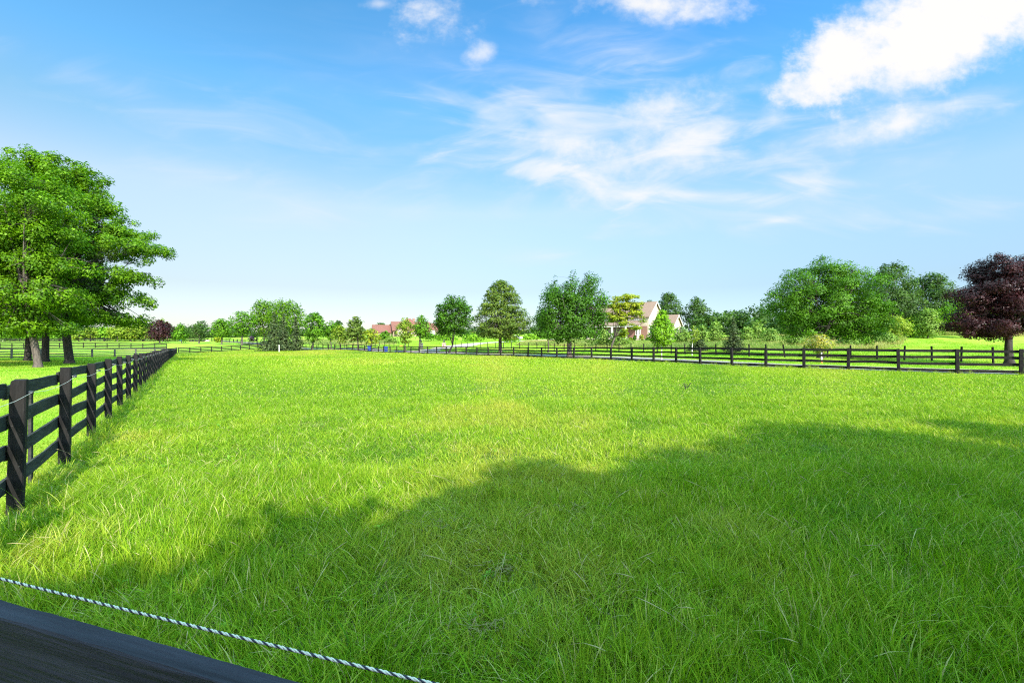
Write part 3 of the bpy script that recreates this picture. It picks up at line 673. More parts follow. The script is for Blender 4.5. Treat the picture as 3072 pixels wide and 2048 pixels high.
def board_fence(name, label, posts, ph, pw, heights, bh, bt, side, seed, mp, mbd, batten=None, group=None, top_board_proud=0.0):
    R_ = np.random.default_rng(seed)
    pts = [(x, y, g1(x, y)) for x, y in posts]
    d0 = np.hypot(pts[0][0], pts[0][1]); o = pts[0] if d0 < np.hypot(pts[-1][0], pts[-1][1]) else pts[-1]
    root = empty(name, o, label, 'fence', group); ov = Vector(o)
    # post meshes, a few weathered variants shared by all posts
    var = []
    for k in range(4):
        mb = MB(); h2 = ph + .5; hw = pw / 2; bv = pw * .1
        vs = []; fs = []; nst = 9
        for i in range(nst + 1):
            t = i / nst; tw = .02 * math.sin(2.2 * t + k) ; s = 1 + .02 * R_.normal()
            if i == nst: s = .93
            ring = [(hw - bv, -hw), (hw, -hw + bv), (hw, hw - bv), (hw - bv, hw), (-hw + bv, hw), (-hw, hw - bv), (-hw, -hw + bv), (-hw + bv, -hw)]
            for a, b in ring:
                a2, b2 = a * math.cos(tw) - b * math.sin(tw), a * math.sin(tw) + b * math.cos(tw)
                vs.append((a2 * s + R_.normal() * .001, b2 * s + R_.normal() * .001, -.5 + t * h2 + (R_.normal() * .006 if i == nst else 0)))
        for i in range(nst):
            for j in range(8): fs.append((i * 8 + j, i * 8 + (j + 1) % 8, (i + 1) * 8 + (j + 1) % 8, (i + 1) * 8 + j))
        fs.append(tuple(nst * 8 + j for j in range(8))); fs.append(tuple(range(8))[::-1])
        me = bpy.data.meshes.new('post'); me.from_pydata(vs, [], fs); me.materials.append(mp); var.append(me)
    for i, p in enumerate(pts):
        o_ = link('post', var[i % 4], root, Vector(p) - ov + Vector((0, 0, R_.normal() * .012)))
        q = pts[min(i + 1, len(pts) - 1)]; r = pts[max(i - 1, 0)]
        o_.rotation_euler = (R_.normal() * .012, R_.normal() * .012, math.atan2(q[1] - r[1], q[0] - r[0]))
    bays = sorted(range(len(pts) - 1), key=lambda i: np.hypot(pts[i][0] + pts[i + 1][0], pts[i][1] + pts[i + 1][1]))
    nind = 100 // len(heights); rest = MB()
    for n_, i in enumerate(bays):
        p, q = pts[i], pts[i + 1]
        for h in heights:
            pl = Vector(p) - ov; ql = Vector(q) - ov
            vs, fs = board(pl, ql, h, bh, bt, side, R_, extra=-.005)
            if n_ < nind: MB().add(vs, fs).build('board', mbd, root)
            else: rest.add(vs, fs)
        if batten and n_ < batten[0]:
            c = (Vector(p) + Vector(q)) / 2 - ov; d = Vector((q[0] - p[0], q[1] - p[1], 0)).normalized(); nn = Vector((-d.y, d.x, 0))
            b = MB().box(c + nn * (side + math.copysign(.012 + bt / 2 + .02, side)) + Vector((0, 0, .62)), (.10, .03, 1.45), math.atan2(d.y, d.x)); b.build('batten', mbd, root)
    if rest.v:
        o_ = rest.build('board', mbd, root); o_['kind'] = 'stuff'
    return root, pts
sideL = .073
lf, lfp = board_fence('board_fence', 'long black four board fence running away beside the shade trees', LF, 1.42, .125, (1.30, .965, .635, .30), .15, .028, sideL, 11, M['post'], M['board'], batten=(16,))
rf, rfp = board_fence('board_fence', 'black four board fence between the paddock and the grey road', RF, 1.40, .17, (1.29, .92, .54, .16), .155, .035, -.10, 12, M['board_far'], M['board_far'])
board_fence('board_fence', 'low far black board fence closing the end of the paddock left of the spruces', FF, 1.36, .16, (1.28, .9, .53, .17), .22, .035, .1, 13, M['board_far'], M['board_far'])
f2a = (at(-420, 50), 50); f2b = (LF[40][0] - .25, LF[40][1])
f2 = [(f2a[0] + (f2b[0] - f2a[0]) * t, f2a[1] + (f2b[1] - f2a[1]) * t) for t in np.linspace(0, 1, 12)]
board_fence('board_fence', 'worn grey board fence just behind the big shade trees', f2, 1.34, .19, (1.25, .92, .58, .24), .16, .035, .1, 14, M['board_grey'], M['board_grey'])
f3 = [(at(p, z), z) for p, z in zip(np.linspace(-250, 500, 22), np.linspace(98, 120, 22))]
board_fence('board_fence', 'thin dark board fence across the middle pasture, in front of the low yellow green trees', f3, 1.36, .16, (1.28, .9, .53, .17), .22, .035, .1, 15, M['board_far'], M['board_far'])
f4 = [(at(p, z), z) for p, z in zip(np.linspace(615, -60, 46), np.linspace(196, 172, 46))]
board_fence('board_fence', 'faint distant board fence along the road at the foot of the low yellow green trees', f4, 1.36, .17, (1.28, .9, .53, .17), .24, .035, .1, 16, M['board_far'], M['board_far'])

# electric wire and insulators of the long fence
d0 = Vector((-.72, 1, 0)).normalized(); nin = Vector((d0.y, -d0.x, 0))
wp = []
for i, p in enumerate(lfp):
    k = Vector(p) + nin * .125 + Vector((0, 0, 1.30 - .03 * (i % 2))); wp.append(k)
    if i < 30:
        mb = MB(); c = k - Vector(lfp[0] if False else lf.location)
        mb.tube([c - nin * .06, c - nin * .012], .011, n=8); mb.tube([c - nin * .022, c + nin * .012], [.021, .018], n=10); mb.build('insulator', M['insul'], lf)
mb = MB(); path = []
for a, b in zip(wp[:-1], wp[1:]):
    for q in (0, .25, .5, .75): path.append(a.lerp(b, q) - Vector((0, 0, .05 * 4 * q * (1 - q))) - wp[0])
path.append(wp[-1] - wp[0])
mb.tube(path, .0023, n=5)
tag(mb.build('fence_wire', M['wire'], smooth=True, loc=wp[0]), 'thin pale wire strung along the posts of the long fence beside the trees', 'wire')

# the fence the photographer stands at: top plank, lower planks, posts, and the rope in front
fr = empty('plank_fence', (-1.55, 1.0, 0), 'near dark blue black plank fence at the lower left corner', 'fence')
FO = Vector((-1.55, 1.0, 0))
def nearplank(z, top):
    A = Vector((-1.75, 1.040, 0)); B = Vector((1.05, .166, 0)); d = (B - A).normalized(); nn = Vector((-d.y, d.x, 0))
    seg = 60; vs = []; fs = []; R_ = np.random.default_rng(int(z * 100))
    ring = [(-.0172, -.07), (.0172, -.07), (.0172, .066), (.0150, .0695), (-.0150, .0695), (-.0172, .066)]
    for i in range(seg * 2 + 1):
        t = i / seg; ww = .010 * math.sin(math.pi * (t * 1.15 + .1)) - .003; c = A.lerp(B, t) + nn * ww * .6
        for a, b in ring:
            e = R_.normal() * (.0004 if b > .05 else .0003)
            vs.append(c + nn * (a + e) + Vector((0, 0, z + b - .07 + .0 + e)) - FO)
    n = len(ring)
    for i in range(seg * 2):
        for k in range(n): fs.append((i * n + k, i * n + (k + 1) % n, (i + 1) * n + (k + 1) % n, (i + 1) * n + k))
    fs += [tuple(range(n))[::-1], tuple(seg * 2 * n + k for k in range(n))]
    ang = math.atan2(d.y, d.x); ca, sa = math.cos(-ang), math.sin(-ang)
    vs = [(v[0] * ca - v[1] * sa, v[0] * sa + v[1] * ca, v[2]) for v in vs]
    MB().add(vs, fs).build('plank', M['rail'], fr).rotation_euler.z = ang
for z in (1.372, 1.03, .70, .37): nearplank(z, z > 1.3)
for P_ in ((-1.66, 1.085), (1.14, .235), (3.78, -.59)):
    MB().box(Vector((P_[0], P_[1], .62)) - FO, (.15, .13, 1.6), math.atan2(-.874, 2.8), bevel=.015).build('post', M['post'], fr)
A = Vector((-1.62, 1.068, 1.372)); B = Vector((1.06, .258, 1.372)); n = 900; strands = [MB(), MB(), MB()]
def rope_pt(t):
    p = A.lerp(B, t); p.z -= .010 * 4 * (t % 1) * (1 - t % 1); return p
RO = A.copy(); d = (B - A).normalized(); uu = Vector((0, 0, 1)); ww = d.cross(uu).normalized(); LN = (B - A).length
paths = [[], [], []]
for i in range(int(n * 1.95)):
    t = i / n; p = rope_pt(t)
    for k in range(3):
        a = 2 * math.pi * (t * LN / .022 + k / 3); paths[k].append(p + (uu * math.cos(a) + ww * math.sin(a)) * .00125 - RO)
rm = MB()
for k in range(3): rm.tube(paths[k], .00125, n=6, mi=1 if k == 0 else 0)
tag(rm.build('rope', [M['rope_white'], M['rope_dark']], smooth=True, loc=RO), 'twisted white and navy fence rope stretched across the lower left corner', 'rope')

# bare black posts on the far side of the road
PX = [2979.8, 2883.6, 2795.7, 2713, 2631, 2552.6, 2483, 2412.7, 2354.7, 2298, 2247.6, 2148, 2055, 2013.6, 1972, 1931, 1893, 1857, 1821.5, 1787, 1754.8, 1723.7, 1692.6, 1663, 1635.6, 1611, 1585, 1559, 1534, 1510, 1487, 1463, 1442, 1419.7,
      1402, 1383.7, 1365.6, 1226, 1212, 1197, 1182, 1167.5, 1153, 1139, 1125.7, 1113, 1099, 1085.7, 1073, 1060, 1047, 1034, 1020, 1007.5, 993.7, 981.8, 968, 954.6, 940.6, 929.5, 917.5, 906, 895, 782, 770.6, 758.7, 747, 735.3, 724, 712.6, 701, 689, 678, 667, 655, 643, 633, 622]
pm = []
for k in range(3):
    R_ = np.random.default_rng(50 + k); mb = MB()
    mb.box((0, 0, .4), (.13, .12, 1.8), 0, bevel=.02, taper=.96); me = mb.build('fence_post', M['post']).data; pm.append(me)
    bpy.data.objects.remove(bpy.data.objects[[o.name for o in COL.objects if o.data == me][0]])
R_ = np.random.default_rng(5)
for i, p in enumerate(PX):
    Y = nz(p); X = at(p, Y); o = link('fence_post', pm[i % 3], None, (X, Y, g1(X, Y)))
    o.rotation_euler = (R_.normal() * .02, R_.normal() * .02, R_.random() * .3)
    if p == 2354.7: o.rotation_euler.y = -.16
    lab = 'bare black post standing on the grass across the road, in a long row'
    if p == 2354.7: lab = 'bare black post leaning clearly to one side across the road'
    elif p == 2631: lab = 'bare black post with scattered pale flecks across the road'
    elif p == 2979.8: lab = 'bare black post across the road nearest to the purple maple trunk'
    tag(o, lab, 'post', 'bare black posts across the road')
    if p == 2631:
        fl = MB(); R3 = np.random.default_rng(9)
        for _ in range(26):
            fl.box((R3.uniform(-.05, .05), -.062, R3.uniform(.1, 1.2)), (.02, .008, .03), 0)
        fl.build('pale_flecks', M['rope_white'], o)

# ------------------------------------------------------------------ grass
def tuft(name, m, R, n, L0, L1, w, seed, bend=.5, dry=.06, lean=.3, seg=3, heads=0, comb=0):
    """a patch of n separate tapering bent blades"""
    R_ = np.random.default_rng(seed)
    rr = R * np.sqrt(R_.random(n)); a = R_.random(n) * 6.283
    bx, by = rr * np.cos(a), rr * np.sin(a)
    L = L0 + (L1 - L0) * R_.random(n) ** 1.3
    az = R_.random(n) * 6.283; az = np.where(R_.random(n) < comb, R_.normal(.5, .5, n), az); ln = lean * R_.random(n); bd = bend * (.3 + R_.random(n))
    ww = w * (.45 + 1.1 * R_.random(n) ** 1.6); fa = az + 1.57 + R_.normal(size=n) * .7
    isdry = R_.random(n) < dry
    V = np.zeros((n, seg * 2 + 1, 3)); dirx, diry = np.cos(az), np.sin(az)
    for s in range(seg + 1):
        t = s / seg
        ang = ln + bd * t * 1.2
        hx = L * t * np.sin(ang * .5 + ang * .5 * t); hz = L * t * np.cos(ang * .75)
        px_, py_ = bx + dirx * hx, by + diry * hx
        if s < seg:
            k = ww * (1 - .75 * t ** 1.6) / 2
            V[:, s * 2] = np.c_[px_ - np.cos(fa) * k, py_ - np.sin(fa) * k, hz - .02]
            V[:, s * 2 + 1] = np.c_[px_ + np.cos(fa) * k, py_ + np.sin(fa) * k, hz - .02]
        else: V[:, -1] = np.c_[px_, py_, hz - .02]
    k = seg * 2 + 1; base = (np.arange(n) * k)[:, None]; tri = []
    for s in range(seg - 1):
        tri.append(base + np.array([[s*2, s*2+1, s*2+3]])); tri.append(base + np.array([[s*2, s*2+3, s*2+2]]))
    tri.append(base + np.array([[seg*2-2, seg*2-1, seg*2]]))
    idx = np.concatenate(tri, 0).ravel()
    tint = np.repeat(np.clip(R_.normal(.5, .24, n), 0, 1), k); dr = np.repeat(isdry * (.6 + .4 * R_.random(n)), k)
    V = V.reshape(-1, 3)
    me = np_mesh(name, V, len(idx) // 3, 3, m, {'tint': tint, 'dry': dr}, idx=idx)
    return me
_lib = {}
def tuft_lib(key, args_list, m):
    c = bpy.data.collections.new(key)
    for i, kw in enumerate(args_list):
        o = bpy.data.objects.new(f'{key}_{i:02d}', tuft(key, m, **kw)); c.objects.link(o)
    _lib[key] = c; return c
def scatter(name, P, rot, scl, idx, it, coll, label, cat=None):
    """one stuff object: points carrying rotation, size, variant and tint, with grass patches instanced on them"""
    me = bpy.data.meshes.new(name); n = len(P)
    me.vertices.add(n); me.vertices.foreach_set('co', np.ascontiguousarray(P, np.float32).ravel())
    def A(nm, ty, val):
        a = me.attributes.new(nm, ty, 'POINT'); a.data.foreach_set('vector' if ty == 'FLOAT_VECTOR' else 'value', np.ascontiguousarray(val, np.int32 if ty == 'INT' else np.float32).ravel())
    A('rot', 'FLOAT_VECTOR', rot); A('scl', 'FLOAT_VECTOR', scl); A('idx', 'INT', idx); A('itint', 'FLOAT', it)
    o = link(name, me); tag(o, kind='stuff'); o['label'] = label
    ng = bpy.data.node_groups.new(name, 'GeometryNodeTree')
    ng.interface.new_socket('Geometry', in_out='INPUT', socket_type='NodeSocketGeometry'); ng.interface.new_socket('Geometry', in_out='OUTPUT', socket_type='NodeSocketGeometry')
    gi = ng.nodes.new('NodeGroupInput'); go = ng.nodes.new('NodeGroupOutput'); ip = ng.nodes.new('GeometryNodeInstanceOnPoints')
    ci = ng.nodes.new('GeometryNodeCollectionInfo'); ci.inputs['Collection'].default_value = coll; ci.inputs['Separate Children'].default_value = True; ci.inputs['Reset Children'].default_value = True
    def NA(nm, ty):
        a = ng.nodes.new('GeometryNodeInputNamedAttribute'); a.data_type = ty; a.inputs['Name'].default_value = nm; return a.outputs['Attribute']
    ip.inputs['Pick Instance'].default_value = True
    K = ng.links
    K.new(gi.outputs[0], ip.inputs['Points']); K.new(ci.outputs[0], ip.inputs['Instance']); K.new(NA('idx', 'INT'), ip.inputs['Instance Index'])
    K.new(NA('rot', 'FLOAT_VECTOR'), ip.inputs['Rotation']); K.new(NA('scl', 'FLOAT_VECTOR'), ip.inputs['Scale']); K.new(ip.outputs[0], go.inputs[0])
    md = o.modifiers.new('patches', 'NODES'); md.node_group = ng
    return o
GS = [(0, (.062, .16, .006)), (.45, (.155, .275, .007)), (.8, (.27, .36, .022)), (1, (.42, .46, .09))]
M['grass'] = grass_mat('paddock grass', GS)
M['lawn'] = grass_mat('mown lawn grass', [(0, (.085, .21, .010)), (.5, (.15, .30, .014)), (1, (.24, .38, .03))], warm=(.30, .32, .05))
M['meadow'] = grass_mat('meadow grass', [(0, (.07, .15, .02)), (.5, (.15, .24, .035)), (1, (.30, .32, .09))], warm=(.40, .30, .14), dry=(.42, .33, .16))
tuft_lib('near_patch', [dict(R=.27, n=400, L0=.06, L1=.225, w=.0068, seed=100 + i, bend=.25 + .09 * i, dry=.03 + .012 * i, lean=.42, seg=4, comb=.75 if i % 2 else .2) for i in range(7)], M['grass'])
tuft_lib('mid_patch', [dict(R=.42, n=360, L0=.05, L1=.175, w=.009, seed=110 + i, bend=.6 + .1 * i, dry=.06, lean=.35) for i in range(6)], M['grass'])
tuft_lib('far_patch', [dict(R=.85, n=330, L0=.05, L1=.15, w=.017, seed=120 + i, bend=.6 + .1 * i, dry=.05, lean=.35) for i in range(6)], M['grass'])
tuft_lib('distant_patch', [dict(R=1.9, n=300, L0=.06, L1=.20, w=.05, seed=130 + i, bend=.6, dry=.04, lean=.4) for i in range(5)], M['grass'])
tuft_lib('lawn_near', [dict(R=.7, n=520, L0=.03, L1=.075, w=.011, seed=140 + i, bend=.6, dry=.03, lean=.4) for i in range(4)], M['lawn'])
tuft_lib('lawn_patch', [dict(R=1.8, n=420, L0=.03, L1=.085, w=.04, seed=150 + i, bend=.6, dry=.03, lean=.4) for i in range(4)], M['lawn'])
tuft_lib('weed_patch', [dict(R=.22, n=70, L0=.2, L1=.62, w=.007, seed=160 + i, bend=.7, dry=.10, lean=.45, seg=5) for i in range(5)], M['grass'])
tuft_lib('meadow_patch', [dict(R=1.4, n=420, L0=.3, L1=.8, w=.03, seed=170 + i, bend=.5, dry=.16, lean=.3, seg=4) for i in range(5)], M['meadow'])
def sample(n, x0, x1, y0, y1, test):
    x = rng.uniform(x0, x1, n); y = rng.uniform(y0, y1, n); k = test(x, y); return x[k], y[k]
def band(ya, yb, dens, halfk, pad):
    """random points of the paddock between two distances, inside the widened view"""
    c = dens ** -.5; W_ = halfk * yb + pad
    gx_, gy_ = np.meshgrid(np.arange(-W_, W_, c), np.arange(ya, yb, c))
    x = (gx_ + rng.uniform(-.5, .5, gx_.shape) * c).ravel(); y = (gy_ + rng.uniform(-.5, .5, gx_.shape) * c).ravel()
    k = (np.abs(x) < halfk * y + pad) & in_poly(x, y, FIELD); return x[k], y[k]
allP = {}
def do_scatter(key, x, y, smin, smax, name, label, tintfun=None, hfun=None, lift=0.0):
    n = len(x); P = np.c_[x, y, G(x, y) + lift]
    rot = np.zeros((n, 3)); rot[:, 2] = rng.random(n) * 6.283
    s = smin + (smax - smin) * rng.random(n); h = np.ones(n) if hfun is None else hfun(x, y)
    scl = np.c_[s, s, s * h]
    it = np.zeros(n) if tintfun is None else tintfun(x, y)
    scatter(name, P, rot, scl, rng.integers(0, len(_lib[key].objects), n), it, _lib[key], label)
def ftint(x, y):
    sc = np.clip(y / 14, 1, 4)
    v = .5 * vnoise(x / sc + 40, y / sc * .7 + 90, 4.5) + .3 * vnoise(x / sc + 11, y / sc + 7, 1.3) + .35 * vnoise(x + 200, y, 17)
    base = np.clip(.35 + (v - .52) * 1.15, .22, .68)
    # lusher dark clumps here and there
    k = vnoise(x / sc + 300, y / sc + 77, .85) * .6 + vnoise(x / sc + 30, y / sc + 177, 2.6) * .5
    base = base - np.clip((k - .72) * 2.6, 0, .42)
    d = np.exp(-(((x + .35) / 1.1) ** 2 + ((y - 3.7) / 1.2) ** 2)); base = base + .3 * d
    lush = np.clip((x - .8) / 3.0, 0, 1) * np.clip(1 - (y - 6) / 6, 0, 1)
    pt = vnoise(x / sc + 500, y / sc + 40, 1.1); base = base + np.clip((pt - .82) * 2, 0, .2)
    base = base - .16 * lush + np.clip((y - 30) / 60, 0, 1) * .15
    return np.clip(base + .07 * np.random.default_rng(len(x)).normal(size=len(x)), 0, .9)
def fh(x, y):
    v = .5 * vnoise(x + 5, y + 3, 2.2) + .5 * vnoise(x, y, .8)
    lush = np.clip((x - 1.0) / 3.0, 0, 1) * np.clip(1 - (y - 6) / 8, 0, 1)
    d = np.exp(-(((x + .3) / 1.2) ** 2 + ((y - 3.6) / 1.2) ** 2))
    return np.clip(.55 + .75 * v + .25 * lush - .25 * d, .35, 1.6)
x, y = band(-1.6, 6.2, 17, 1.35, 4); do_scatter('near_patch', x, y, .8, 1.25, 'paddock_grass', 'thick green paddock grass close to the viewer', ftint, fh)
x, y = band(5.8, 14.5, 7.0, 1.25, 1.5); do_scatter('mid_patch', x, y, .8, 1.3, 'paddock_grass', 'green paddock grass in the middle distance', ftint, fh)
x, y = band(13.5, 40, 1.9, 1.2, 2); do_scatter('far_patch', x, y, .8, 1.3, 'paddock_grass', 'green paddock grass farther off', ftint, fh)
x, y = band(38, 131, .40, 1.18, 4); do_scatter('distant_patch', x, y, .8, 1.25, 'paddock_grass', 'bright paddock grass at the far end', ftint, fh)
# broad leaved weeds in the sward
def rosettes():
    R_ = np.random.default_rng(55); V = []; F_ = []; T = []
    for _ in range(150):
        y = 2.2 + 11 * R_.random() ** 1.4; x = R_.uniform(-1.25, 1.25) * y
        if not in_poly(np.array([x]), np.array([y]), FIELD)[0]: continue
        z = g1(x, y); n = R_.integers(4, 9); a0 = R_.random() * 6.28; s = R_.uniform(.022, .058); t0 = R_.random()
        for k in range(n):
            a = a0 + 6.283 * k / n + R_.normal() * .25; l = s * R_.uniform(.7, 1.3); w_ = l * R_.uniform(.16, .26); e = R_.uniform(.5, 1.1); b = len(V)
            ca, sa = math.cos(a), math.sin(a); h = .05 * R_.random() + .02
            for (t, ww, hh) in ((0, .15, 0), (.35, .8, .55), (.7, 1.0, .8), (.92, .55, .72), (1, 0, .62)):
                for sg in ((-1, 1) if ww else (0,)):
                    V.append((x + ca * l * t * math.cos(e * .5) - sa * w_ * ww * sg, y + sa * l * t * math.cos(e * .5) + ca * w_ * ww * sg, z + h + l * hh * math.sin(e) + .012 * abs(sg) * ww)); T.append(min(1, max(0, t0 * .7 + .3 * R_.random())))
            F_ += [(b, b + 1, b + 3, b + 2), (b + 2, b + 3, b + 5, b + 4), (b + 4, b + 5, b + 7, b + 6), (b + 6, b + 7, b + 8)]
    me = bpy.data.meshes.new('broadleaf_weeds'); me.from_pydata(V, [], F_); a_ = me.attributes.new('tint', 'FLOAT', 'POINT'); a_.data.foreach_set('value', np.array(T, np.float32))
    me.materials.append(leaf_mat('weed leaves', (.07, .19, .012), (.19, .33, .025), trans=.3))
    o = tag(link('broadleaf_weeds', me), kind='stuff'); o['label'] = 'small broad leaved weeds scattered among the paddock grass'
rosettes()
# coarser tussocks standing out of the sward
tuft_lib('tussock', [dict(R=.13, n=75, L0=.12, L1=.36, w=.0075, seed=180 + i, bend=.35 + .12 * i, dry=.03, lean=.6, seg=5, comb=.6) for i in range(5)], M['grass'])
x, y = band(1.8, 16, 1.0, 1.3, 1.2); k = (vnoise(x + 60, y + 20, 1.7) + .25 * np.clip((x - .5) / 3, 0, 1)) > .52
do_scatter('tussock', x[k], y[k], .6, 1.05, 'grass_tussocks', 'coarse tussocks of longer grass scattered over the paddock', lambda x, y: .18 + .3 * vnoise(x, y, .7), None)
# taller weeds along the fences
xs = []; ys = []
for i in range(len(LF) - 1):
    (xa, ya), (xb, yb) = LF[i], LF[i + 1]
    m_ = 5 if i < 14 else 6
    t = rng.random(m_); o = rng.normal(.05, .16, m_); xs += list(xa + (xb - xa) * t + o * .81); ys += list(ya + (yb - ya) * t + o * .585)
do_scatter('weed_patch', np.array(xs), np.array(ys), .4, .8, 'fence_weeds', 'tall uncut grass along the foot of the long fence', lambda x, y: .3 + .25 * vnoise(x, y, 1.5))
xs = []; ys = []
for i in range(len(RF) - 1):
    (xa, ya), (xb, yb) = RF[i], RF[i + 1]; t = rng.random(7); o = rng.normal(0, .1, 7); xs += list(xa + (xb - xa) * t + o); ys += list(ya + (yb - ya) * t - .12 + o)
do_scatter('weed_patch', np.array(xs), np.array(ys), .35, .75, 'fence_weeds', 'rough grass along the foot of the road fence', lambda x, y: .3 + .3 * vnoise(x, y, 1.5))
# mown lawns: beside the long fence, and across the road
def lt(x, y): return np.clip(.2 + (.6 * vnoise(x, y, 6) + .5 * vnoise(x + 9, y + 50, 1.7) - .25) * .9, 0, .85)
def leftside(x, y): return (x < -5.29 - .72 * (y - 4.84) - .25) & (x > -1.32 * y - 5)
x, y = sample(26000, -70, -3, 1.5, 46, leftside); k = np.hypot(x, y) < 26; x1, y1 = x[k], y[k]
do_scatter('lawn_near', x1, y1, .8, 1.2, 'lawn_grass', 'short mown lawn beyond the long fence', lt)
x2, y2 = sample(3800, -100, -10, 18, 90, leftside); do_scatter('lawn_patch', x2, y2, .8, 1.2, 'lawn_grass', 'mown lawn under and beyond the shade trees', lt)
OUT1 = offset(5.6); OUT2 = offset(60)
STR = [tuple(p) for p in OUT1[:46]] + [tuple(p) for p in OUT2[:46][::-1]]
DRV = [tuple(p) for p in (P_ for P_ in (P + Nn * (np.array(dw) / 2 + .2)[:, None]))] + [tuple(p) for p in (P - Nn * (np.array(dw) / 2 + .2)[:, None])[::-1]]
x, y = sample(16000, -70, 100, 18, 150, lambda x, y: in_poly(x, y, STR) & ~in_poly(x, y, DRV) & (np.abs(x) < 1.25 * y + 5))
k = rng.random(len(x)) < np.clip(1.5 - y / 140, .3, 1); x, y = x[k], y[k]
do_scatter('lawn_patch', x, y, .8, 1.25, 'lawn_grass', 'mown grass across the road', lt)
# meadow strips
def mpoly(*pts): return [(at(p, z), z) for p, z in pts]
ML = [mpoly((1770, 82), (1905, 76), (2120, 68), (2380, 58), (2500, 56), (2690, 60), (2690, 78), (2380, 100), (2050, 104), (1935, 96), (1790, 102)), mpoly((900, 150), (1180, 122), (1180, 150), (900, 185)),
      mpoly((1560, 100), (1800, 88), (1800, 104), (1590, 112)), mpoly((2680, 84), (3150, 78), (3150, 100), (2680, 104))]
xs = np.zeros(0); ys = np.zeros(0)
for pl in ML:
    a = np.array(pl); x, y = sample(9000, a[:, 0].min(), a[:, 0].max(), a[:, 1].min(), a[:, 1].max(), lambda x, y: in_poly(x, y, pl))
    kk = min(len(x), 900); xs = np.r_[xs, x[:kk]]; ys = np.r_[ys, y[:kk]]
do_scatter('meadow_patch', xs, ys, .6, 1.1, 'meadow_grass', 'tall unmown meadow grass beyond the road', lambda x, y: np.clip(.3 + (vnoise(x, y, 9) - .35) * 1.2, .1, .9))

# dry stalks and seed heads that stand out of the paddock grass
def stalks():
    R_ = np.random.default_rng(77); mb = MB()
    for _ in range(280):
        y = R_.uniform(2.4, 9); x = R_.uniform(-1.2, 1.2) * y
        if not in_poly(np.array([x]), np.array([y]), FIELD)[0]: continue
        z = g1(x, y); a = R_.random() * 6.28; l = R_.uniform(.14, .36); b = R_.uniform(.2, 1.2)
        p = [(x + math.cos(a) * l * b * t * t, y + math.sin(a) * l * b * t * t, z + l * t * (1 - .25 * b * t)) for t in (0, .35, .7, .88, 1)]
        mb.tube(p, [.0012, .001, .001, .0035, .0005], n=4)
    m = leaf_mat('dry stalks', (.32, .27, .13), (.45, .38, .2), trans=.1)
    o = mb.build('dry_stalks', m); tag(o, kind='stuff'); o['label'] = 'dry straw coloured grass stalks and seed heads in the paddock'
    mb = MB()
    for (cx, cy, sx, sy, nn) in [(-.12, 3.5, .07, .06, 45), (-.75, 4.35, .13, .08, 45), (.62, 4.75, .1, .06, 30), (-.2, 2.78, .14, .05, 50), (-4.2, 9.5, .2, .15, 35), (-3.2, 11, .3, .2, 35)]:
        for _ in range(nn):
            x = cx + R_.normal() * sx; y = cy + R_.normal() * sy; z = g1(x, y) + .05 + .07 * R_.random(); a = R_.random() * 6.28; l = R_.uniform(.03, .12)
            mb.tube([(x, y, z), (x + l * .5 * math.cos(a), y + l * .5 * math.sin(a), z + R_.normal() * .015), (x + l * math.cos(a + .3), y + l * math.sin(a + .3), z + R_.normal() * .02)], [.0018, .0018, .0008], n=4)
    o = mb.build('grass_clippings', leaf_mat('straw clippings', (.22, .19, .09), (.36, .30, .17), trans=.05)); tag(o, kind='stuff'); o['label'] = 'small heaps of brown dried clippings lying in the grass'
stalks()

# ------------------------------------------------------------------ trees
T_ = make_tree
SH = 'big shade trees beside the long fence'
T_('shade_tree', 'big fresh green shade tree with pale trunk, nearest of the group left of the fence', SH, 98, 36, 500, 1020, 250, 'spread', 'locust', 1, tpx=114, trunk=.48, nclump=400, cover=3.4, fill=.35, flat=.8, up=.9, limbs=11, sprouts=60, size=.0050, irr=.2, clump=.95, bark='bark', lobes=[(60,550,120,58),(150,630,110,40),(20,660,140,50),(120,700,140,45),(40,780,150,42),(160,800,120,40),(80,870,150,42),(170,900,110,36),(60,950,130,36),(150,985,100,24),(-60,660,130,70),(-80,800,140,100),(110,560,80,34)])
T_('shade_tree', 'big dark trunked shade tree reaching out over the long fence, rightmost of its group', SH, 225, 44, 468, 1000, 262, 'spread', 'locust', 2, tpx=208, trunk=.66, nclump=420, cover=3.1, fill=.3, flat=.75, up=.9, limbs=12, sprouts=90, size=.0047, irr=.2, clump=.92, bark='bark_dark', lobes=[(222,512,44,44),(205,590,95,48),(285,630,78,36),(345,690,78,32),(405,742,62,22),(455,752,44,17),(300,760,110,38),(405,835,52,26),(325,880,95,34),(265,945,110,30),(405,905,52,20),(180,505,60,34),(160,560,120,45),(100,530,90,40),(235,560,60,40),(250,700,110,45),(360,960,50,20),(200,830,110,40)])
T_('shade_tree', 'shade tree with dark trunk standing behind the pale trunk, left of it', SH, 60, 51, 560, 1005, 170, 'spread', 'maple_bright', 3, tpx=83, trunk=.6, nclump=100, cover=4.2, flat=.55, up=.8, limbs=9, sprouts=6, bark='bark_dark')
T_('shade_tree', 'shade tree with lichen marked trunk between the pale trunk and the rightmost trunk', SH, 150, 48, 540, 1005, 140, 'spread', 'maple_bright', 4, tpx=136, trunk=.6, nclump=100, cover=4.2, flat=.55, up=.8, limbs=9, sprouts=6, bark='bark_dark')
RS = 'trees along the road'
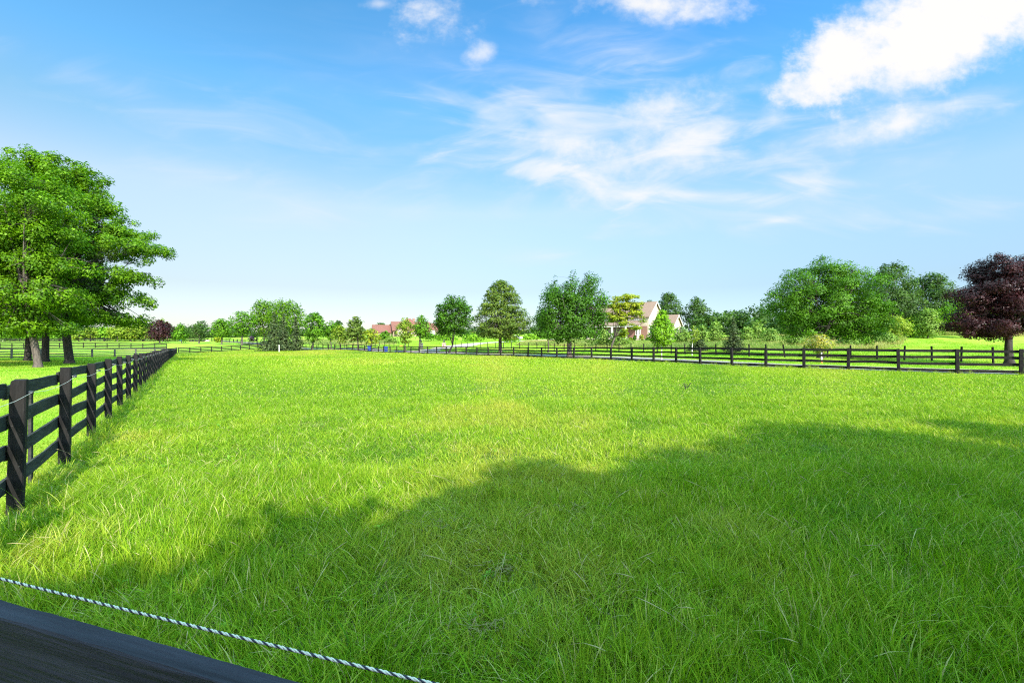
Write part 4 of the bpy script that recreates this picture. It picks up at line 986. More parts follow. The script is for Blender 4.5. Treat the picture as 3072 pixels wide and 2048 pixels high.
T_('maple_tree', 'wide round dark green maple to the left of the purple maple', RS, 2485, 45, 772, 1012, 196, 'broad', 'maple_mid', 10, tpx=2462, trunk=.55, nclump=170, cover=4.6, flat=.62, up=.9, irr=.08, sprouts=50, limbs=9, fork=1.9, clump=.9, bark='bark_dark', fill=.6, tops=[(-.62, .86, .09), (-.32, .93, .09), (-.03, 1.0, .1), (.22, .98, .08), (.42, .97, .1), (.6, .91, .08)], lobes=[(2395,872,78,68),(2478,838,82,68),(2560,862,74,78),(2342,915,50,70),(2612,938,72,66),(2440,955,95,48),(2545,965,95,42),(2655,968,36,38),(2470,900,90,60),(2390,1000,60,18),(2560,1003,80,16),(2470,1000,60,18)])
T_('purple_maple', 'tall dark purple leaved maple at the right edge above the fence', RS, 3045, 35, 758, 1022, 205, 'oval', 'purple', 11, tpx=3028, trunk=.52, nclump=150, cover=4.6, flat=.6, up=.8, sprouts=45, irr=.13, limbs=9, fork=2.3, bark='bark_dark', clump=.92, lobes=[(3030,828,84,70),(2920,882,62,52),(2940,962,92,48),(3040,940,95,70),(2882,985,38,26),(2990,1000,70,22),(3095,890,70,110),(2985,815,46,40),(2960,850,50,50),(2985,900,60,60)])
T_('maple_tree', 'largest dark green maple in the middle, left of the golden tree', RS, 1716, 60, 815, 1022, 117, 'oval', 'maple', 12, tpx=1708, trunk=.62, nclump=150, cover=4.6, flat=.8, up=.5, sprouts=40, irr=.16, limbs=9, clump=.88, tops=[(-.42, .95, .14), (.02, 1.0, .2), (.46, .965, .14), (.8, .8, .1), (-.78, .74, .1)], lobes=[(1658,895,32,68),(1716,862,25,54),(1768,886,29,66),(1633,958,32,50),(1714,945,92,66),(1800,950,32,52),(1745,1000,62,24),(1685,990,52,30),(1692,905,46,40),(1748,905,44,42),(1715,1004,88,20),(1650,1000,42,26),(1806,905,16,34)])
T_('small_maple', 'small dark green maple tucked between the olive linden and the largest middle maple', RS, 1634, 75, 938, 1022, 40, 'round', 'maple', 13, tpx=1645, trunk=.26, nclump=45, cover=4.4, bark='bark')
T_('linden_tree', 'olive green cone shaped linden with yellowish tips beside the driveway', RS, 1506, 78, 842, 1018, 92, 'egg', 'linden', 14, tpx=1501, trunk=.6, nclump=190, cover=5.0, flat=.45, up=.9, sprouts=80, irr=.06, limbs=8, clump=.78, tops=[(-.19, 1.0, .09), (.09, .99, .13)], elong=1.3, thin=.5)
T_('maple_tree', 'round dark green maple with forked trunk in front of the stone pillars', RS, 1357, 85, 890, 1018, 66, 'round', 'maple', 15, tpx=1348, trunk=.36, nclump=110, cover=4.4, irr=.12, sprouts=35, fork=1.6, clump=.88, bark='bark_dark', tops=[(-.3, .94, .13), (.15, 1.0, .14)], lobes=[(1357,928,40,42),(1326,958,32,48),(1394,958,30,52),(1360,985,54,32),(1335,925,22,28),(1380,915,22,30)])
T_('locust_tree', 'golden yellow topped tree in front of the cream house', RS, 1868, 65, 880, 1000, 62, 'vase', 'yellow', 16, tpx=1833, trunk=.27, nclump=95, cover=4.6, flat=.4, up=1.0, sprouts=30, irr=.28, limbs=9, yellow_low='top', clump=.85, fork=2.2, bark='bark', lobes=[(1885,893,44,11),(1845,915,30,18),(1835,945,26,24),(1905,918,28,16),(1912,982,34,7),(1928,962,20,5),(1880,958,22,18),(1868,1000,14,16),(1900,940,25,10),(1850,958,42,28),(1885,925,42,24)])
T_('young_tree', 'bright lime green young tree with pale wrapped trunk before the cream house', RS, 1986, 43, 930, 1038, 42, 'flame', 'lime', 17, tpx=1985, trunk=.09, nclump=100, cover=7.5, flat=.6, up=.7, sprouts=36, irr=.14, bark='bark_pale', limbs=6)
T_('sapling', 'thin yellow sapling with white trunk before the small spruce', RS, 2082, 52, 978, 1030, 16, 'oval', 'limey', 18, tpx=2076, trunk=.09, nclump=26, cover=2.4, sprouts=10, bark='bark_pale', limbs=5)
T_('young_tree', 'small young tree with orange leaf tips in front of the wide round maple', RS, 2456, 38, 1003, 1060, 38, 'oval', 'redtip', 19, tpx=2466, trunk=.07, nclump=50, cover=3.4, sprouts=24, bark='bark_pale', limbs=5, yellow_low='top')
T_('maple_tree', 'slim green tree with bare top to the left of the forked maple', RS, 1263, 95, 945, 1010, 35, 'flame', 'maple_bright', 20, tpx=1257, trunk=.3, nclump=60, cover=3.8, irr=.2, sprouts=25)
T_('locust_tree', 'yellow green loose tree in front of the red roofed house', RS, 1216, 93, 953, 1030, 28, 'oval', 'limey', 21, trunk=.22, nclump=50, cover=3.4, flat=.5, up=.9, irr=.2, sprouts=20)
T_('small_tree', 'low golden bushy tree beside the blue bin left of the red roofed house', RS, 1114, 104, 986, 1032, 28, 'round', 'yellow', 22, trunk=.18, nclump=45, cover=3.2, flat=.5, irr=.15, sprouts=16)
T_('linden_tree', 'rounded olive linden left of the red roofed house', RS, 1066, 106, 948, 1025, 34, 'egg', 'linden', 23, tpx=1074, trunk=.32, nclump=90, cover=4.8, flat=.5, sprouts=30, irr=.06, clump=.82)
T_('small_tree', 'pale yellow green small tree just left of the rounded olive linden', RS, 1020, 110, 975, 1030, 27, 'round', 'limey', 24, trunk=.2, nclump=45, cover=3.4, flat=.5, irr=.2, sprouts=16)
T_('dark_tree', 'dark green tree behind the pale yellow green small tree', RS, 994, 121, 962, 1020, 25, 'round', 'maple_bright', 25, trunk=.3, nclump=45, cover=4.0)
T_('maple_tree', 'upright round green maple just right of the spruces', RS, 944, 118, 937, 1026, 34, 'round', 'maple_bright', 26, tpx=938, trunk=.32, nclump=85, cover=4.6, sprouts=26, clump=.85)
BK = 'trees beyond the far end of the paddock'
T_('feathery_tree', 'tall feathery green tree behind the spruces, left one of two', BK, 792, 158, 902, 1015, 42, 'vase', 'locust', 30, trunk=.5, nclump=80, cover=3.0, flat=1.1, up=.1, irr=.2, sprouts=36, limbs=9)
T_('feathery_tree', 'tall broad feathery green tree behind the spruces, right one of two', BK, 858, 152, 904, 1015, 56, 'vase', 'locust', 31, trunk=.5, nclump=100, cover=3.4, flat=1.0, up=.1, irr=.16, sprouts=44, limbs=9)
T_('spreading_tree', 'spreading layered tree with pale forked trunk left of the spruces', BK, 726, 150, 933, 1010, 40, 'vase', 'maple_bright', 32, trunk=.6, nclump=70, cover=3.2, flat=.4, up=1, irr=.2, sprouts=26, fork=3.4)
T_('dark_tree', 'dark green tree with thin dark trunk left of the spreading layered tree', BK, 668, 156, 955, 1012, 33, 'round', 'maple_bright', 33, tpx=665, trunk=.5, nclump=60, cover=4.2, fill=.9, flat=.8, sprouts=20)
T_('old_tree', 'dark gnarled tree with sparse pointed top among the far left trees', BK, 602, 165, 964, 1020, 30, 'round', 'wood', 34, tpx=597, trunk=.5, nclump=60, cover=3.0, sprouts=30, irr=.25)
T_('maple_tree', 'small green tree just right of the far purple tree', BK, 541, 170, 968, 1022, 25, 'flame', 'maple_bright', 35, tpx=545, trunk=.35, nclump=50, cover=4.0)
T_('purple_tree', 'round dark purple tree far off beyond the end of the long fence', BK, 479, 172, 960, 1020, 39, 'broad', 'purple', 36, trunk=.5, nclump=80, cover=5.0, sprouts=22, irr=.08, clump=.85)
T_('pale_tree', 'pale green treetop showing above the far purple tree', BK, 487, 185, 953, 1010, 16, 'round', 'limey', 37, trunk=.3, nclump=25, cover=4)
T_('wood_tree', 'taller blue green tree rising behind the low yellow green trees', BK, 420, 225, 951, 1010, 20, 'oval', 'wood', 38, trunk=.5, nclump=40, cover=4)
YG = 'row of low yellow green trees in the far pasture'
for i, (px, top, hw, lab, lf_) in enumerate([
        (236, 990, 22, 'low rounded yellow green tree in its row, right of the rightmost big trunk', 'limey'),
        (272, 981, 24, 'low yellow green tree, second of its row from the big shade trees', 'limey'),
        (312, 979, 25, 'low bright yellow green tree in the middle of its row', 'lime'),
        (352, 973, 26, 'low yellow green tree next to the taller pair in its row', 'limey'),
        (392, 966, 28, 'taller yellow green tree in the low row', 'limey'),
        (428, 970, 25, 'yellow tinted tree beside the far purple tree, end of the low row', 'limey')]):
    T_('pasture_tree', lab, YG, px, 183 + (i % 3) * 4, top, 1020, hw, 'round', lf_, 40 + i, trunk=.4, nclump=45, cover=4.2, flat=.5, irr=.15, sprouts=14)
for i, (px, top, hw, lab) in enumerate([(30, 985, 40, 'dark green bushy tree far behind the big trunks at the left edge'), (110, 990, 36, 'dark green bushy tree far behind the pale trunk'), (180, 992, 30, 'dark green bushy tree far behind, just left of the rightmost big trunk')]):
    T_('pasture_tree', lab, YG, px, 196, top, 1022, hw, 'round', 'maple_bright', 60 + i, trunk=.4, nclump=40, cover=4.2, flat=.6, sprouts=12)
make_spruce('spruce_tree', 'broad blue green spruce at the far corner of the paddock', 'spruces', 822, 121, 937, 1052, 47, 70)
make_spruce('spruce_tree', 'pointed blue green spruce joined to the right side of the broad spruce', 'spruces', 850, 119, 941, 1053, 33, 71)
make_spruce('spruce_tree', 'narrow spire like spruce, rightmost at the far corner of the paddock', 'spruces', 887, 118, 950, 1053, 24, 72)
make_spruce('spruce_tree', 'dark layered spruce across the road, left of the wide round maple', 'spruces', 2200, 58, 951, 1050, 37, 73)
make_spruce('spruce_tree', 'small dark spruce behind the thin yellow sapling', 'spruces', 2092, 62, 992, 1056, 34, 74)
WD = 'tall trees of the wood behind the houses'
for i, (px, z, top, bot, hw, sh, lab, lf_) in enumerate([
        (2008, 165, 880, 1000, 44, 'oval', 'tall dark poplar like tree rising behind the cream house gable', 'wood'),
        (2092, 160, 889, 1005, 40, 'oval', 'tall rounded tree right of the cream house gable', 'wood'),
        (1950, 185, 900, 990, 22, 'round', 'low distant treetop just above the cream house ridge', 'wood'),
        (2132, 150, 948, 1010, 24, 'round', 'shorter dark tree below the tall rounded tree beside the cream house', 'wood'),
        (2668, 80, 796, 990, 82, 'round', 'tall grey green tree between the wide round maple and its neighbour in the wood', 'wood'),
        (2792, 84, 822, 990, 76, 'broad', 'tall grey green tree of the wood left of the purple maple', 'wood'),
        (2900, 74, 888, 985, 66, 'round', 'bright yellow green tree just behind the purple maple', 'lime'),
        (2880, 90, 930, 1000, 60, 'round', 'dark green tree low behind the purple maple', 'maple'),
        (3110, 88, 840, 1000, 70, 'round', 'dark green tree at the right edge behind the purple maple', 'wood'),
        (1140, 260, 970, 1015, 22, 'round', 'small blue green treetop left of the red roof', 'wood'),
        (1172, 300, 974, 1015, 14, 'round', 'distant treetop just above the red roof', 'wood'),
        (1015, 240, 962, 1010, 16, 'round', 'distant bluish treetop left of the olive linden by the red roofed house', 'wood')]):
    T_('wood_tree', lab, WD, px, z, top, bot, hw, sh, lf_, 80 + i, trunk=.5, nclump=70 if hw > 30 else 35, cover=4.6, flat=.8, up=.5, irr=.16, sprouts=24, clump=.9)
PS = 'pale shrubs and thicket across the road'
for i, (px, z, top, bot, hw, lab, lf_) in enumerate([
        (1809, 84, 985, 1036, 24, 'pale green shrub left of the golden tree trunk', 'willow'), (1858, 82, 984, 1036, 28, 'pale green shrub right of the golden tree trunk', 'willow'),
        (2042, 88, 980, 1028, 28, 'pale shrub between the lime young tree and the yellow sapling', 'willow'), (2105, 84, 975, 1032, 22, 'pale grey green shrub right of the yellow sapling', 'willow'),
        (2147, 86, 966, 1028, 26, 'tall pale willow shrub left of the dark layered spruce', 'willow'), (2240, 82, 980, 1025, 24, 'pale shrub right of the dark layered spruce', 'willow'),
        (2272, 84, 966, 1022, 27, 'tall pale yellowish willow shrub left of the wide round maple', 'willow'), (2312, 74, 985, 1030, 30, 'pale willow shrub tucked against the left edge of the wide round maple', 'willow'),
        (2380, 66, 1005, 1032, 34, 'low pale shrub below the left side of the wide round maple', 'willow'), (2545, 62, 1004, 1040, 34, 'grey green low shrub right of the orange tipped young tree', 'willow'),
        (2592, 62, 1002, 1042, 24, 'low dark shrub below the right side of the wide round maple', 'maple_bright'), (2655, 66, 998, 1040, 34, 'grey leaved low shrub at the edge of the mown bank', 'willow'),
        (2680, 70, 946, 1015, 44, 'big yellowish olive shrub below the tall wood trees', 'limey'), (2740, 76, 948, 1012, 40, 'rounded green shrub right of the big olive shrub', 'lime'),
        (2784, 74, 924, 1008, 38, 'tall pale willow shrub below the tall wood tree left of the purple maple', 'willow'),
        (1620, 140, 1003, 1022, 40, 'low bright green shrub behind the driveway bend', 'lime'), (1590, 132, 1003, 1020, 20, 'small bright shrub beside the parked car', 'lime'),
        (1532, 112, 1003, 1030, 26, 'lime green shrub below the olive linden beside the driveway', 'lime'), (1420, 128, 1000, 1022, 34, 'bright green shrub behind the driveway entrance', 'lime'), (1340, 140, 1000, 1020, 36, 'bright green shrub row behind the stone pillars', 'lime'),
        (1155, 150, 993, 1026, 20, 'dark round bush left of the mounded grass shrub', 'maple_bright'), (1285, 140, 1000, 1018, 30, 'green bush right of the left stone pillar, on the lawn edge', 'maple_bright')]):
    T_('shrub', lab, PS, px, z, top, bot, hw, 'dome', lf_, 120 + i, trunk=.12, nclump=42, cover=4.2, flat=.85, up=.4, irr=.2, sprouts=18, limbs=6, cat='shrub', clump=.9)
T_('mounded_grass', 'round pale green mound of arching grass before the red roofed house', None, 1174, 130, 1010, 1034, 20, 'dome', 'willow', 150, trunk=.1, nclump=60, cover=6, flat=.9, up=0, irr=.03, sprouts=6, cat='ornamental grass', limbs=5, elong=2.2, thin=.4)
T_('yellow_sapling', 'small yellow green sapling beyond the road left of the spruces', None, 654, 178, 1008, 1032, 10, 'oval', 'yellow', 151, trunk=.12, nclump=20, cover=4, sprouts=8)
T_('reddish_shrub', 'low reddish brown shrub at the foot of the far trees left of the spruces', None, 757, 188, 1008, 1024, 14, 'dome', 'barberry', 152, trunk=.12, nclump=20, cover=4, sprouts=8, cat='shrub')
for i, (px, hw, lab) in enumerate([(576, 7, 'low dark purple shrub behind the road fence, nearest to the blue barrel'), (595, 8, 'low dark purple shrub in the middle of three behind the road fence'), (614, 9, 'low dark purple shrub behind the road fence, nearest to the white boulder')]):
    T_('barberry', lab, 'dark purple shrubs by the far road', px, 192, 1029, 1040, hw, 'dome', 'barberry', 160 + i, trunk=.1, nclump=18, cover=5, sprouts=6, cat='shrub', limbs=4)
# shrubs at the cream house
for i, (px, z, top, bot, hw, lf_, lab) in enumerate([(1904, 104, 1006, 1021, 5, 'maple', 'small cone shaped evergreen beside the porch column of the cream house'), (1926, 104, 1003, 1020, 9, 'redtip', 'reddish shrub below the window of the cream house'), (1890, 104, 1013, 1021, 9, 'limey', 'low yellowish plant before the cream house porch'), (1945, 104, 1013, 1022, 9, 'wood', 'low blue green shrub at the corner of the cream house')]):
    T_('house_shrub', lab, 'shrubs planted along the cream house', px, z, top, bot, hw, 'flame' if i == 0 else 'dome', lf_, 170 + i, trunk=.06, nclump=16, cover=5, sprouts=6, cat='shrub', limbs=4)
for i, (px, z, hw, lab) in enumerate([(-260, 33, 240, 'shade tree just outside the left edge, nearest of the outer pair'), (-190, 46, 200, 'shade tree just outside the left edge, farther of the outer pair')]):
    T_('shade_tree', lab, SH, px, z, 500, 1000, hw, 'spread', 'maple_bright', 240 + i, trunk=.6, nclump=90, cover=4, flat=.7, sprouts=10)
# the row of leafy trees behind the viewpoint that shades the foreground
for i, (s, h, r, SU, lab) in enumerate(SHADERS):
    X = .917 * s - .40 * SU; Y = .40 * s + .917 * SU
    T_('row_tree', lab, 'row of trees behind the viewpoint', 0, 0, 0, 0, 0, 'broad', 'maple', 200 + i, xyz=(X, Y, h, .7, r, g1(X, Y)), size=.30, trunk=.35, nclump=90, cover=9.0, flat=.8, sprouts=26, irr=.12)
# far wooded skyline, one mass
def far_wood():
    R_ = np.random.default_rng(300); C = []; R = []
    def run(p0, p1, z, f, w):
        for p in np.arange(p0, p1, w * F / z * .45):
            top = f(p); X = at(p, z) ; hz = hgt(top, z)
            g = g1(X, z)
            for k in range(5):
                t = R_.random(); C.append((X + R_.normal() * w * .3, z + R_.normal() * 5, g + (hz - g) * (1 - t * .85) - w * .35)); R.append(w * (.4 + .25 * R_.random()))
    run(2100, 2330, 150, lambda p: np.interp(p, [2100, 2145, 2165, 2185, 2210, 2240, 2290, 2330], [942, 938, 924, 934, 922, 930, 914, 918]), 6)
    run(-300, 520, 260, lambda p: 977 + 4 * math.sin(p * .045) + 3 * math.sin(p * .11), 9)
    run(500, 1000, 280, lambda p: 977 + 4 * math.sin(p * .05) + 3 * math.sin(p * .13), 9)
    run(980, 1300, 290, lambda p: 985 + 4 * math.sin(p * .07), 8)
    run(1290, 1980, 250, lambda p: 985 + 5 * math.sin(p * .06), 8)
    run(2320, 3300, 125, lambda p: 925 + 10 * math.sin(p * .03), 7)
    C = np.array(C); R = np.array(R); zz = C[:, 1]
    V, t = leaves(C, R, 210, 1.1, R_, flat=.9, up=.4)
    o = link('far_wood', foliage('far_wood', V, t, M['wood'])); tag(o, kind='stuff'); o['label'] = 'dark wooded skyline along the far edge'
far_wood()

# ------------------------------------------------------------------ houses
def gable_walls(mb, x0, x1, a, eave, ridge, yc=0, mi=0):
    vs = []
    for x in (x0, x1): vs += [(x, yc - a, -.6), (x, yc + a, -.6), (x, yc + a, eave), (x, yc, ridge), (x, yc - a, eave)]
    mb.add(vs, [(0, 4, 3, 2, 1), (5, 6, 7, 8, 9), (0, 1, 6, 5)[::-1], (1, 2, 7, 6), (4, 0, 5, 9)], mi)
def gable_roof(mb, x0, x1, a, eave, ridge, oh=.45, th=.18, yc=0, lift=.02):
    sl = (ridge - eave) / a
    for s in (1, -1):
        ye = yc + s * (a + oh); ze = eave - sl * oh + lift; zr = ridge + lift
        vs = [(x0 - oh, yc, zr), (x1 + oh, yc, zr), (x1 + oh, ye, ze), (x0 - oh, ye, ze), (x0 - oh, yc, zr + th), (x1 + oh, yc, zr + th), (x1 + oh, ye, ze + th), (x0 - oh, ye, ze + th)]
        mb.add(vs, [(0, 1, 2, 3), (4, 7, 6, 5), (0, 3, 7, 4), (1, 5, 6, 2), (3, 2, 6, 7), (0, 4, 5, 1)])
def fascia(mb, x, a, eave, ridge, oh=.45, w=.32, yc=0, out=-1):
    sl = (ridge - eave) / a; xx = x + out * (oh + .03)
    for s in (1, -1):
        ye = yc + s * (a + oh); ze = eave - sl * oh
        vs = [(xx, yc, ridge + .17), (xx, ye, ze + .17), (xx, ye, ze + .17 - w), (xx, yc, ridge + .17 - w * 1.25)]
        vs += [(v[0] + .05, v[1], v[2]) for v in vs]
        mb.add(vs, [(0, 1, 2, 3), (7, 6, 5, 4), (0, 4, 5, 1), (1, 5, 6, 2), (2, 6, 7, 3)])
def window(root, c, w_, h_, axis, frame='white', mull=2, out=1):
    """window on a wall facing along x (axis 0) or y (axis 1); frame part with the pane as its sub-part"""
    x, y, z = c; t = .09; mb = MB(); pb = MB()
    def bx(u, v, su, sv, d, thk, m):
        if axis == 0: m.box((x + out * d, y + u, z + v), (thk, su, sv))
        else: m.box((x + u, y + out * d, z + v), (su, thk, sv))
    bx(0, h_ / 2, w_ + t, t, .04, .10, mb); bx(0, -h_ / 2, w_ + t + .1, t, .05, .14, mb); bx(-w_ / 2, 0, t, h_ - t, .04, .10, mb); bx(w_ / 2, 0, t, h_ - t, .04, .10, mb)
    for k in range(1, mull): bx(-w_ / 2 + w_ * k / mull, 0, .08, h_ - t, .045, .09, mb)
    f = mb.build('window', M[frame], root); bx(0, 0, w_ - t, h_ - t, .015, .02, pb); pb.build('pane', M['glass'], f)
hz_ = 112.0; HX_ = at(1967, hz_); hg = g1(HX_, hz_) + .1
ho = empty('cream_house', (HX_, hz_, hg), 'cream sided house with brown grey roof and white porch columns behind the golden tree', 'house', rz=math.atan2(.64, -.77))
mb = MB(); gable_walls(mb, 0, 15, 4.3, 5.5, 9.05); mb.build('wall', M['siding'], ho)
mb = MB(); gable_roof(mb, 0, 15, 4.3, 5.5, 9.05); rfo = mb.build('roof', M['roof'], ho)
mb = MB(); fascia(mb, 0, 4.3, 5.5, 9.05); mb.box((-.02, 0, 5.35), (.06, 8.6, .14)); mb.build('gable_trim', M['white'], rfo)
mb = MB(); 
for s, (p0, p1) in ((1, (1.0, 15.5)),):
    ya, yb = 4.31, 7.2
    vs = [(p0, ya, 4.25), (p1, ya, 4.25), (p1, yb, 3.2), (p0, yb, 3.2), (p0, ya, 4.4), (p1, ya, 4.4), (p1, yb, 3.38), (p0, yb, 3.38)]
    mb.add(vs, [(0, 1, 2, 3), (4, 7, 6, 5), (0, 3, 7, 4), (1, 5, 6, 2), (3, 2, 6, 7)])
mb.build('porch_roof', M['roof'], ho)
mb = MB(); mb.box((8.2, 5.9, -.1), (14.4, 3.0, .7)); mb.build('porch_floor', M['stone'], ho)
mb = MB(); mb.box((8.2, 6.95, 3.07), (14.4, .3, .28)); mb.build('porch_beam', M['white'], ho)
for x in (1.4, 4.6, 8.2, 12.0, 15.0):
    mb = MB(); mb.box((x, 6.95, 1.6), (.34, .34, 2.65)); mb.box((x, 6.95, .45), (.5, .5, .4)); mb.box((x, 6.95, 2.86), (.46, .46, .14)); mb.build('porch_column', M['white'], ho)
mb = MB(); mb.box((7.6, 4.33, 1.6), (14.6, .06, 3.0)); mb.build('brick_wall', M['brick'], ho)
for x in (2.6, 10.4, 13.4): window(ho, (x, 4.37, 1.75), 1.3, 1.6, 1)
for x in (3.0, 7.0, 11.0): window(ho, (x, 4.30, 4.9), 1.1, .7, 1)
mb = MB(); mb.box((6.4, 4.38, 1.35), (1.1, .08, 2.2)); dr = mb.build('door', M['darktrim'], ho); MB().box((6.0, 4.45, 1.3), (.06, .06, .2)).build('handle', M['white'], dr)
window(ho, (-.0, 2.9, 2.2), 1.7, 1.7, 0, mull=2, out=-1); window(ho, (-.0, -1.6, 2.2), 1.7, 1.7, 0, mull=2, out=-1)
mb = MB(); mb.box((-.035, 0, .35), (.07, 8.66, .9)); mb.build('base_course', M['stone'], ho)
# lower wing at the right
def loc2(px, z):
    v = Vector((at(px, z) - HX_, z - hz_, 0)); a = -ho.rotation_euler.z
    return (v.x * math.cos(a) - v.y * math.sin(a), v.x * math.sin(a) + v.y * math.cos(a))
wx, wy = loc2(2032, 117)
mb = MB(); gable_walls(mb, wx, wx + 8, 2.8, 3.7, 6.15, yc=wy); mb.build('wing_wall', M['siding'], ho)
mb = MB(); gable_roof(mb, wx, wx + 8, 2.8, 3.7, 6.15, yc=wy); r2 = mb.build('wing_roof', M['roof'], ho)
mb = MB(); fascia(mb, wx, 2.8, 3.7, 6.15, yc=wy); mb.build('gable_trim', M['white'], r2)
window(ho, (wx, wy, 2.0), 1.4, 1.4, 0, out=-1)
mb = MB(); mb.add([(-1.9, -.6, 3.1), (-1.9, -4.4, 3.1), (-.02, -4.4, 4.9), (-.02, -.6, 4.9), (-1.9, -.6, 3.25), (-1.9, -4.4, 3.25), (-.02, -4.4, 5.05), (-.02, -.6, 5.05)], [(3, 2, 1, 0), (4, 5, 6, 7), (0, 1, 5, 4), (0, 4, 7, 3), (1, 2, 6, 5)]); mb.build('bay_roof', M['roof'], ho)
mb = MB(); mb.box((-.9, -2.5, 1.2), (1.7, 3.5, 3.7)); mb.build('bay_wall', M['siding'], ho)

rz0 = 190.0; RX_ = at(1177, rz0); rg = g1(RX_, rz0)
ro = empty('red_roofed_house', (RX_, rz0, rg), 'tan stone house with red brown roofs and dark gable trim, half hidden by trees', 'house', rz=math.radians(20))
mr = hgt(966, rz0) - rg; me_ = hgt(990, rz0) - rg
mb = MB(); gable_walls(mb, 0, 15, 4.6, me_, mr); mb.build('wall', M['tanstone'], ro)
mb = MB(); gable_roof(mb, 0, 15, 4.6, me_, mr, oh=.6, th=.25); q = mb.build('roof', M['redroof'], ro)
mb = MB(); fascia(mb, 0, 4.6, me_, mr, oh=.6, w=.6); mb.build('gable_trim', M['darktrim'], q)
tz = hgt(955, rz0) - rg; mb = MB(); mb.add([(1.5, -5.2, me_ - .1), (11.5, -5.2, me_ - .1), (11.5, 5.2, me_ - .1), (1.5, 5.2, me_ - .1), (5.6, 0, tz), (7.6, 0, tz)], [(0, 1, 5, 4), (1, 2, 5), (2, 3, 4, 5), (3, 0, 4)]); mb.build('hip_roof', M['redroof'], ro)
wr = hgt(976, rz0) - rg; we = hgt(996, rz0) - rg
mb = MB(); gable_walls(mb, -7.6, -.02, 3.4, we, wr, yc=.6); mb.build('wing_wall', M['tanstone'], ro)
mb = MB(); gable_roof(mb, -7.6, -.6, 3.4, we, wr, yc=.6, oh=.5, th=.22); q = mb.build('wing_roof', M['redroof'], ro)
mb = MB(); fascia(mb, -7.6, 3.4, we, wr, yc=.6, oh=.5, w=.5); mb.build('gable_trim', M['darktrim'], q)
pr = hgt(981, rz0) - rg; pe = hgt(993, rz0) - rg
mb = MB(); vs = []
for y in (-8.0, -4.62): vs += [(1.0, y, -.5), (3.6, y, -.5), (3.6, y, pe), (2.3, y, pr), (1.0, y, pe)]
mb.add(vs, [(0, 1, 2, 3, 4), (1, 6, 7, 2), (0, 4, 9, 5)]); mb.build('porch_wall', M['tanstone'], ro)
mb = MB()
for s in (1, -1):
    e = 2.3 + s * 1.9; ze = pe - .45
    vs = [(2.3, -8.5, pr + .02), (2.3, -4.6, pr + .02), (e, -4.6, ze), (e, -8.5, ze)]; vs += [(v[0], v[1], v[2] + .25) for v in vs]
    mb.add(vs, [(0, 1, 2, 3), (4, 7, 6, 5), (0, 3, 7, 4), (3, 2, 6, 7), (1, 5, 6, 2)])
mb.build('porch_roof', M['darktrim'], ro)
window(ro, (2.3, -8.0, 1.3), 1.2, 1.4, 1, out=-1); window(ro, (6.5, -4.6, 1.4), 1.6, 1.4, 1, out=-1); window(ro, (-4, -2.8, 1.2), 1.6, 1.2, 1, out=-1); window(ro, (0, 1.0, 2.6), 1.2, 1.4, 0, out=-1)
mb = MB(); mb.box((9.0, 1.5, tz - 1.0), (.9, .9, 2.4)); mb.build('chimney', M['brick'], ro)
EX = empty('garage', (at(1287, 196), 196, g1(at(1287, 196), 196)), 'low red brown roofed building mostly behind trees, right of the red roofed house', 'garage', rz=math.radians(15))
gr_ = hgt(971, 196) - EX.location.z; ge_ = hgt(988, 196) - EX.location.z
mb = MB(); gable_walls(mb, -4, 4, 3.4, ge_, gr_); mb.build('wall', M['tanstone'], EX); mb = MB(); gable_roof(mb, -4, 4, 3.4, ge_, gr_); mb.build('roof', M['redroof'], EX)
mb = MB(); mb.box((0, -3.43, 1.1), (4.4, .06, 2.2)); mb.build('garage_door', M['white'], EX)

# ------------------------------------------------------------------ small things
def pillar(px, z, lab):
    X = at(px, z); g = g1(X, z); o = empty('gate_pillar', (X, z, g), lab, 'pillar', 'stone gate pillars at the driveway')
    h = hgt(1031, z) - g
    mb = MB(); mb.box((0, 0, h / 2 - .1), (.74, .74, h + .2), bevel=.03); mb.build('shaft', M['stone'], o)
    mb = MB(); mb.box((0, 0, h + .06), (.92, .92, .12), bevel=.02); mb.box((0, 0, h + .15), (.7, .7, .08)); mb.build('cap', M['stone'], o)
    mb = MB(); mb.box((0, 0, h + .25), (.16, .16, .12)); mb.box((0, 0, h + .33), (.34, .34, .05))
    for sx in (-1, 1):
        for sy in (-1, 1): mb.box((sx * .14, sy * .14, h + .53), (.035, .035, .36))
    mb.lathe((0, 0, h + .71), [(.25, 0), (.20, .05), (.06, .16), (.03, .24)], 8); ln = mb.build('lantern', M['black'], o)
    mb = MB(); mb.box((0, 0, h + .53), (.22, .22, .32)); mb.build('lantern_glass', M['glass'], ln)
    return o, h
o1, h1 = pillar(1263, 99, 'pale stone gate pillar with lantern, left one of two by the driveway')
o2, h2 = pillar(1332, 100, 'pale stone gate pillar with lantern and a dark plaque, right one of two by the driveway')
mb = MB(); mb.lathe((0, 0, 0), [(.19, 0), (.17, .03)], 14); p_ = mb.build('plaque', M['brick'], o2); p_.rotation_euler.x = math.radians(90); p_.location = (-.02, -.372, h2 - .35)
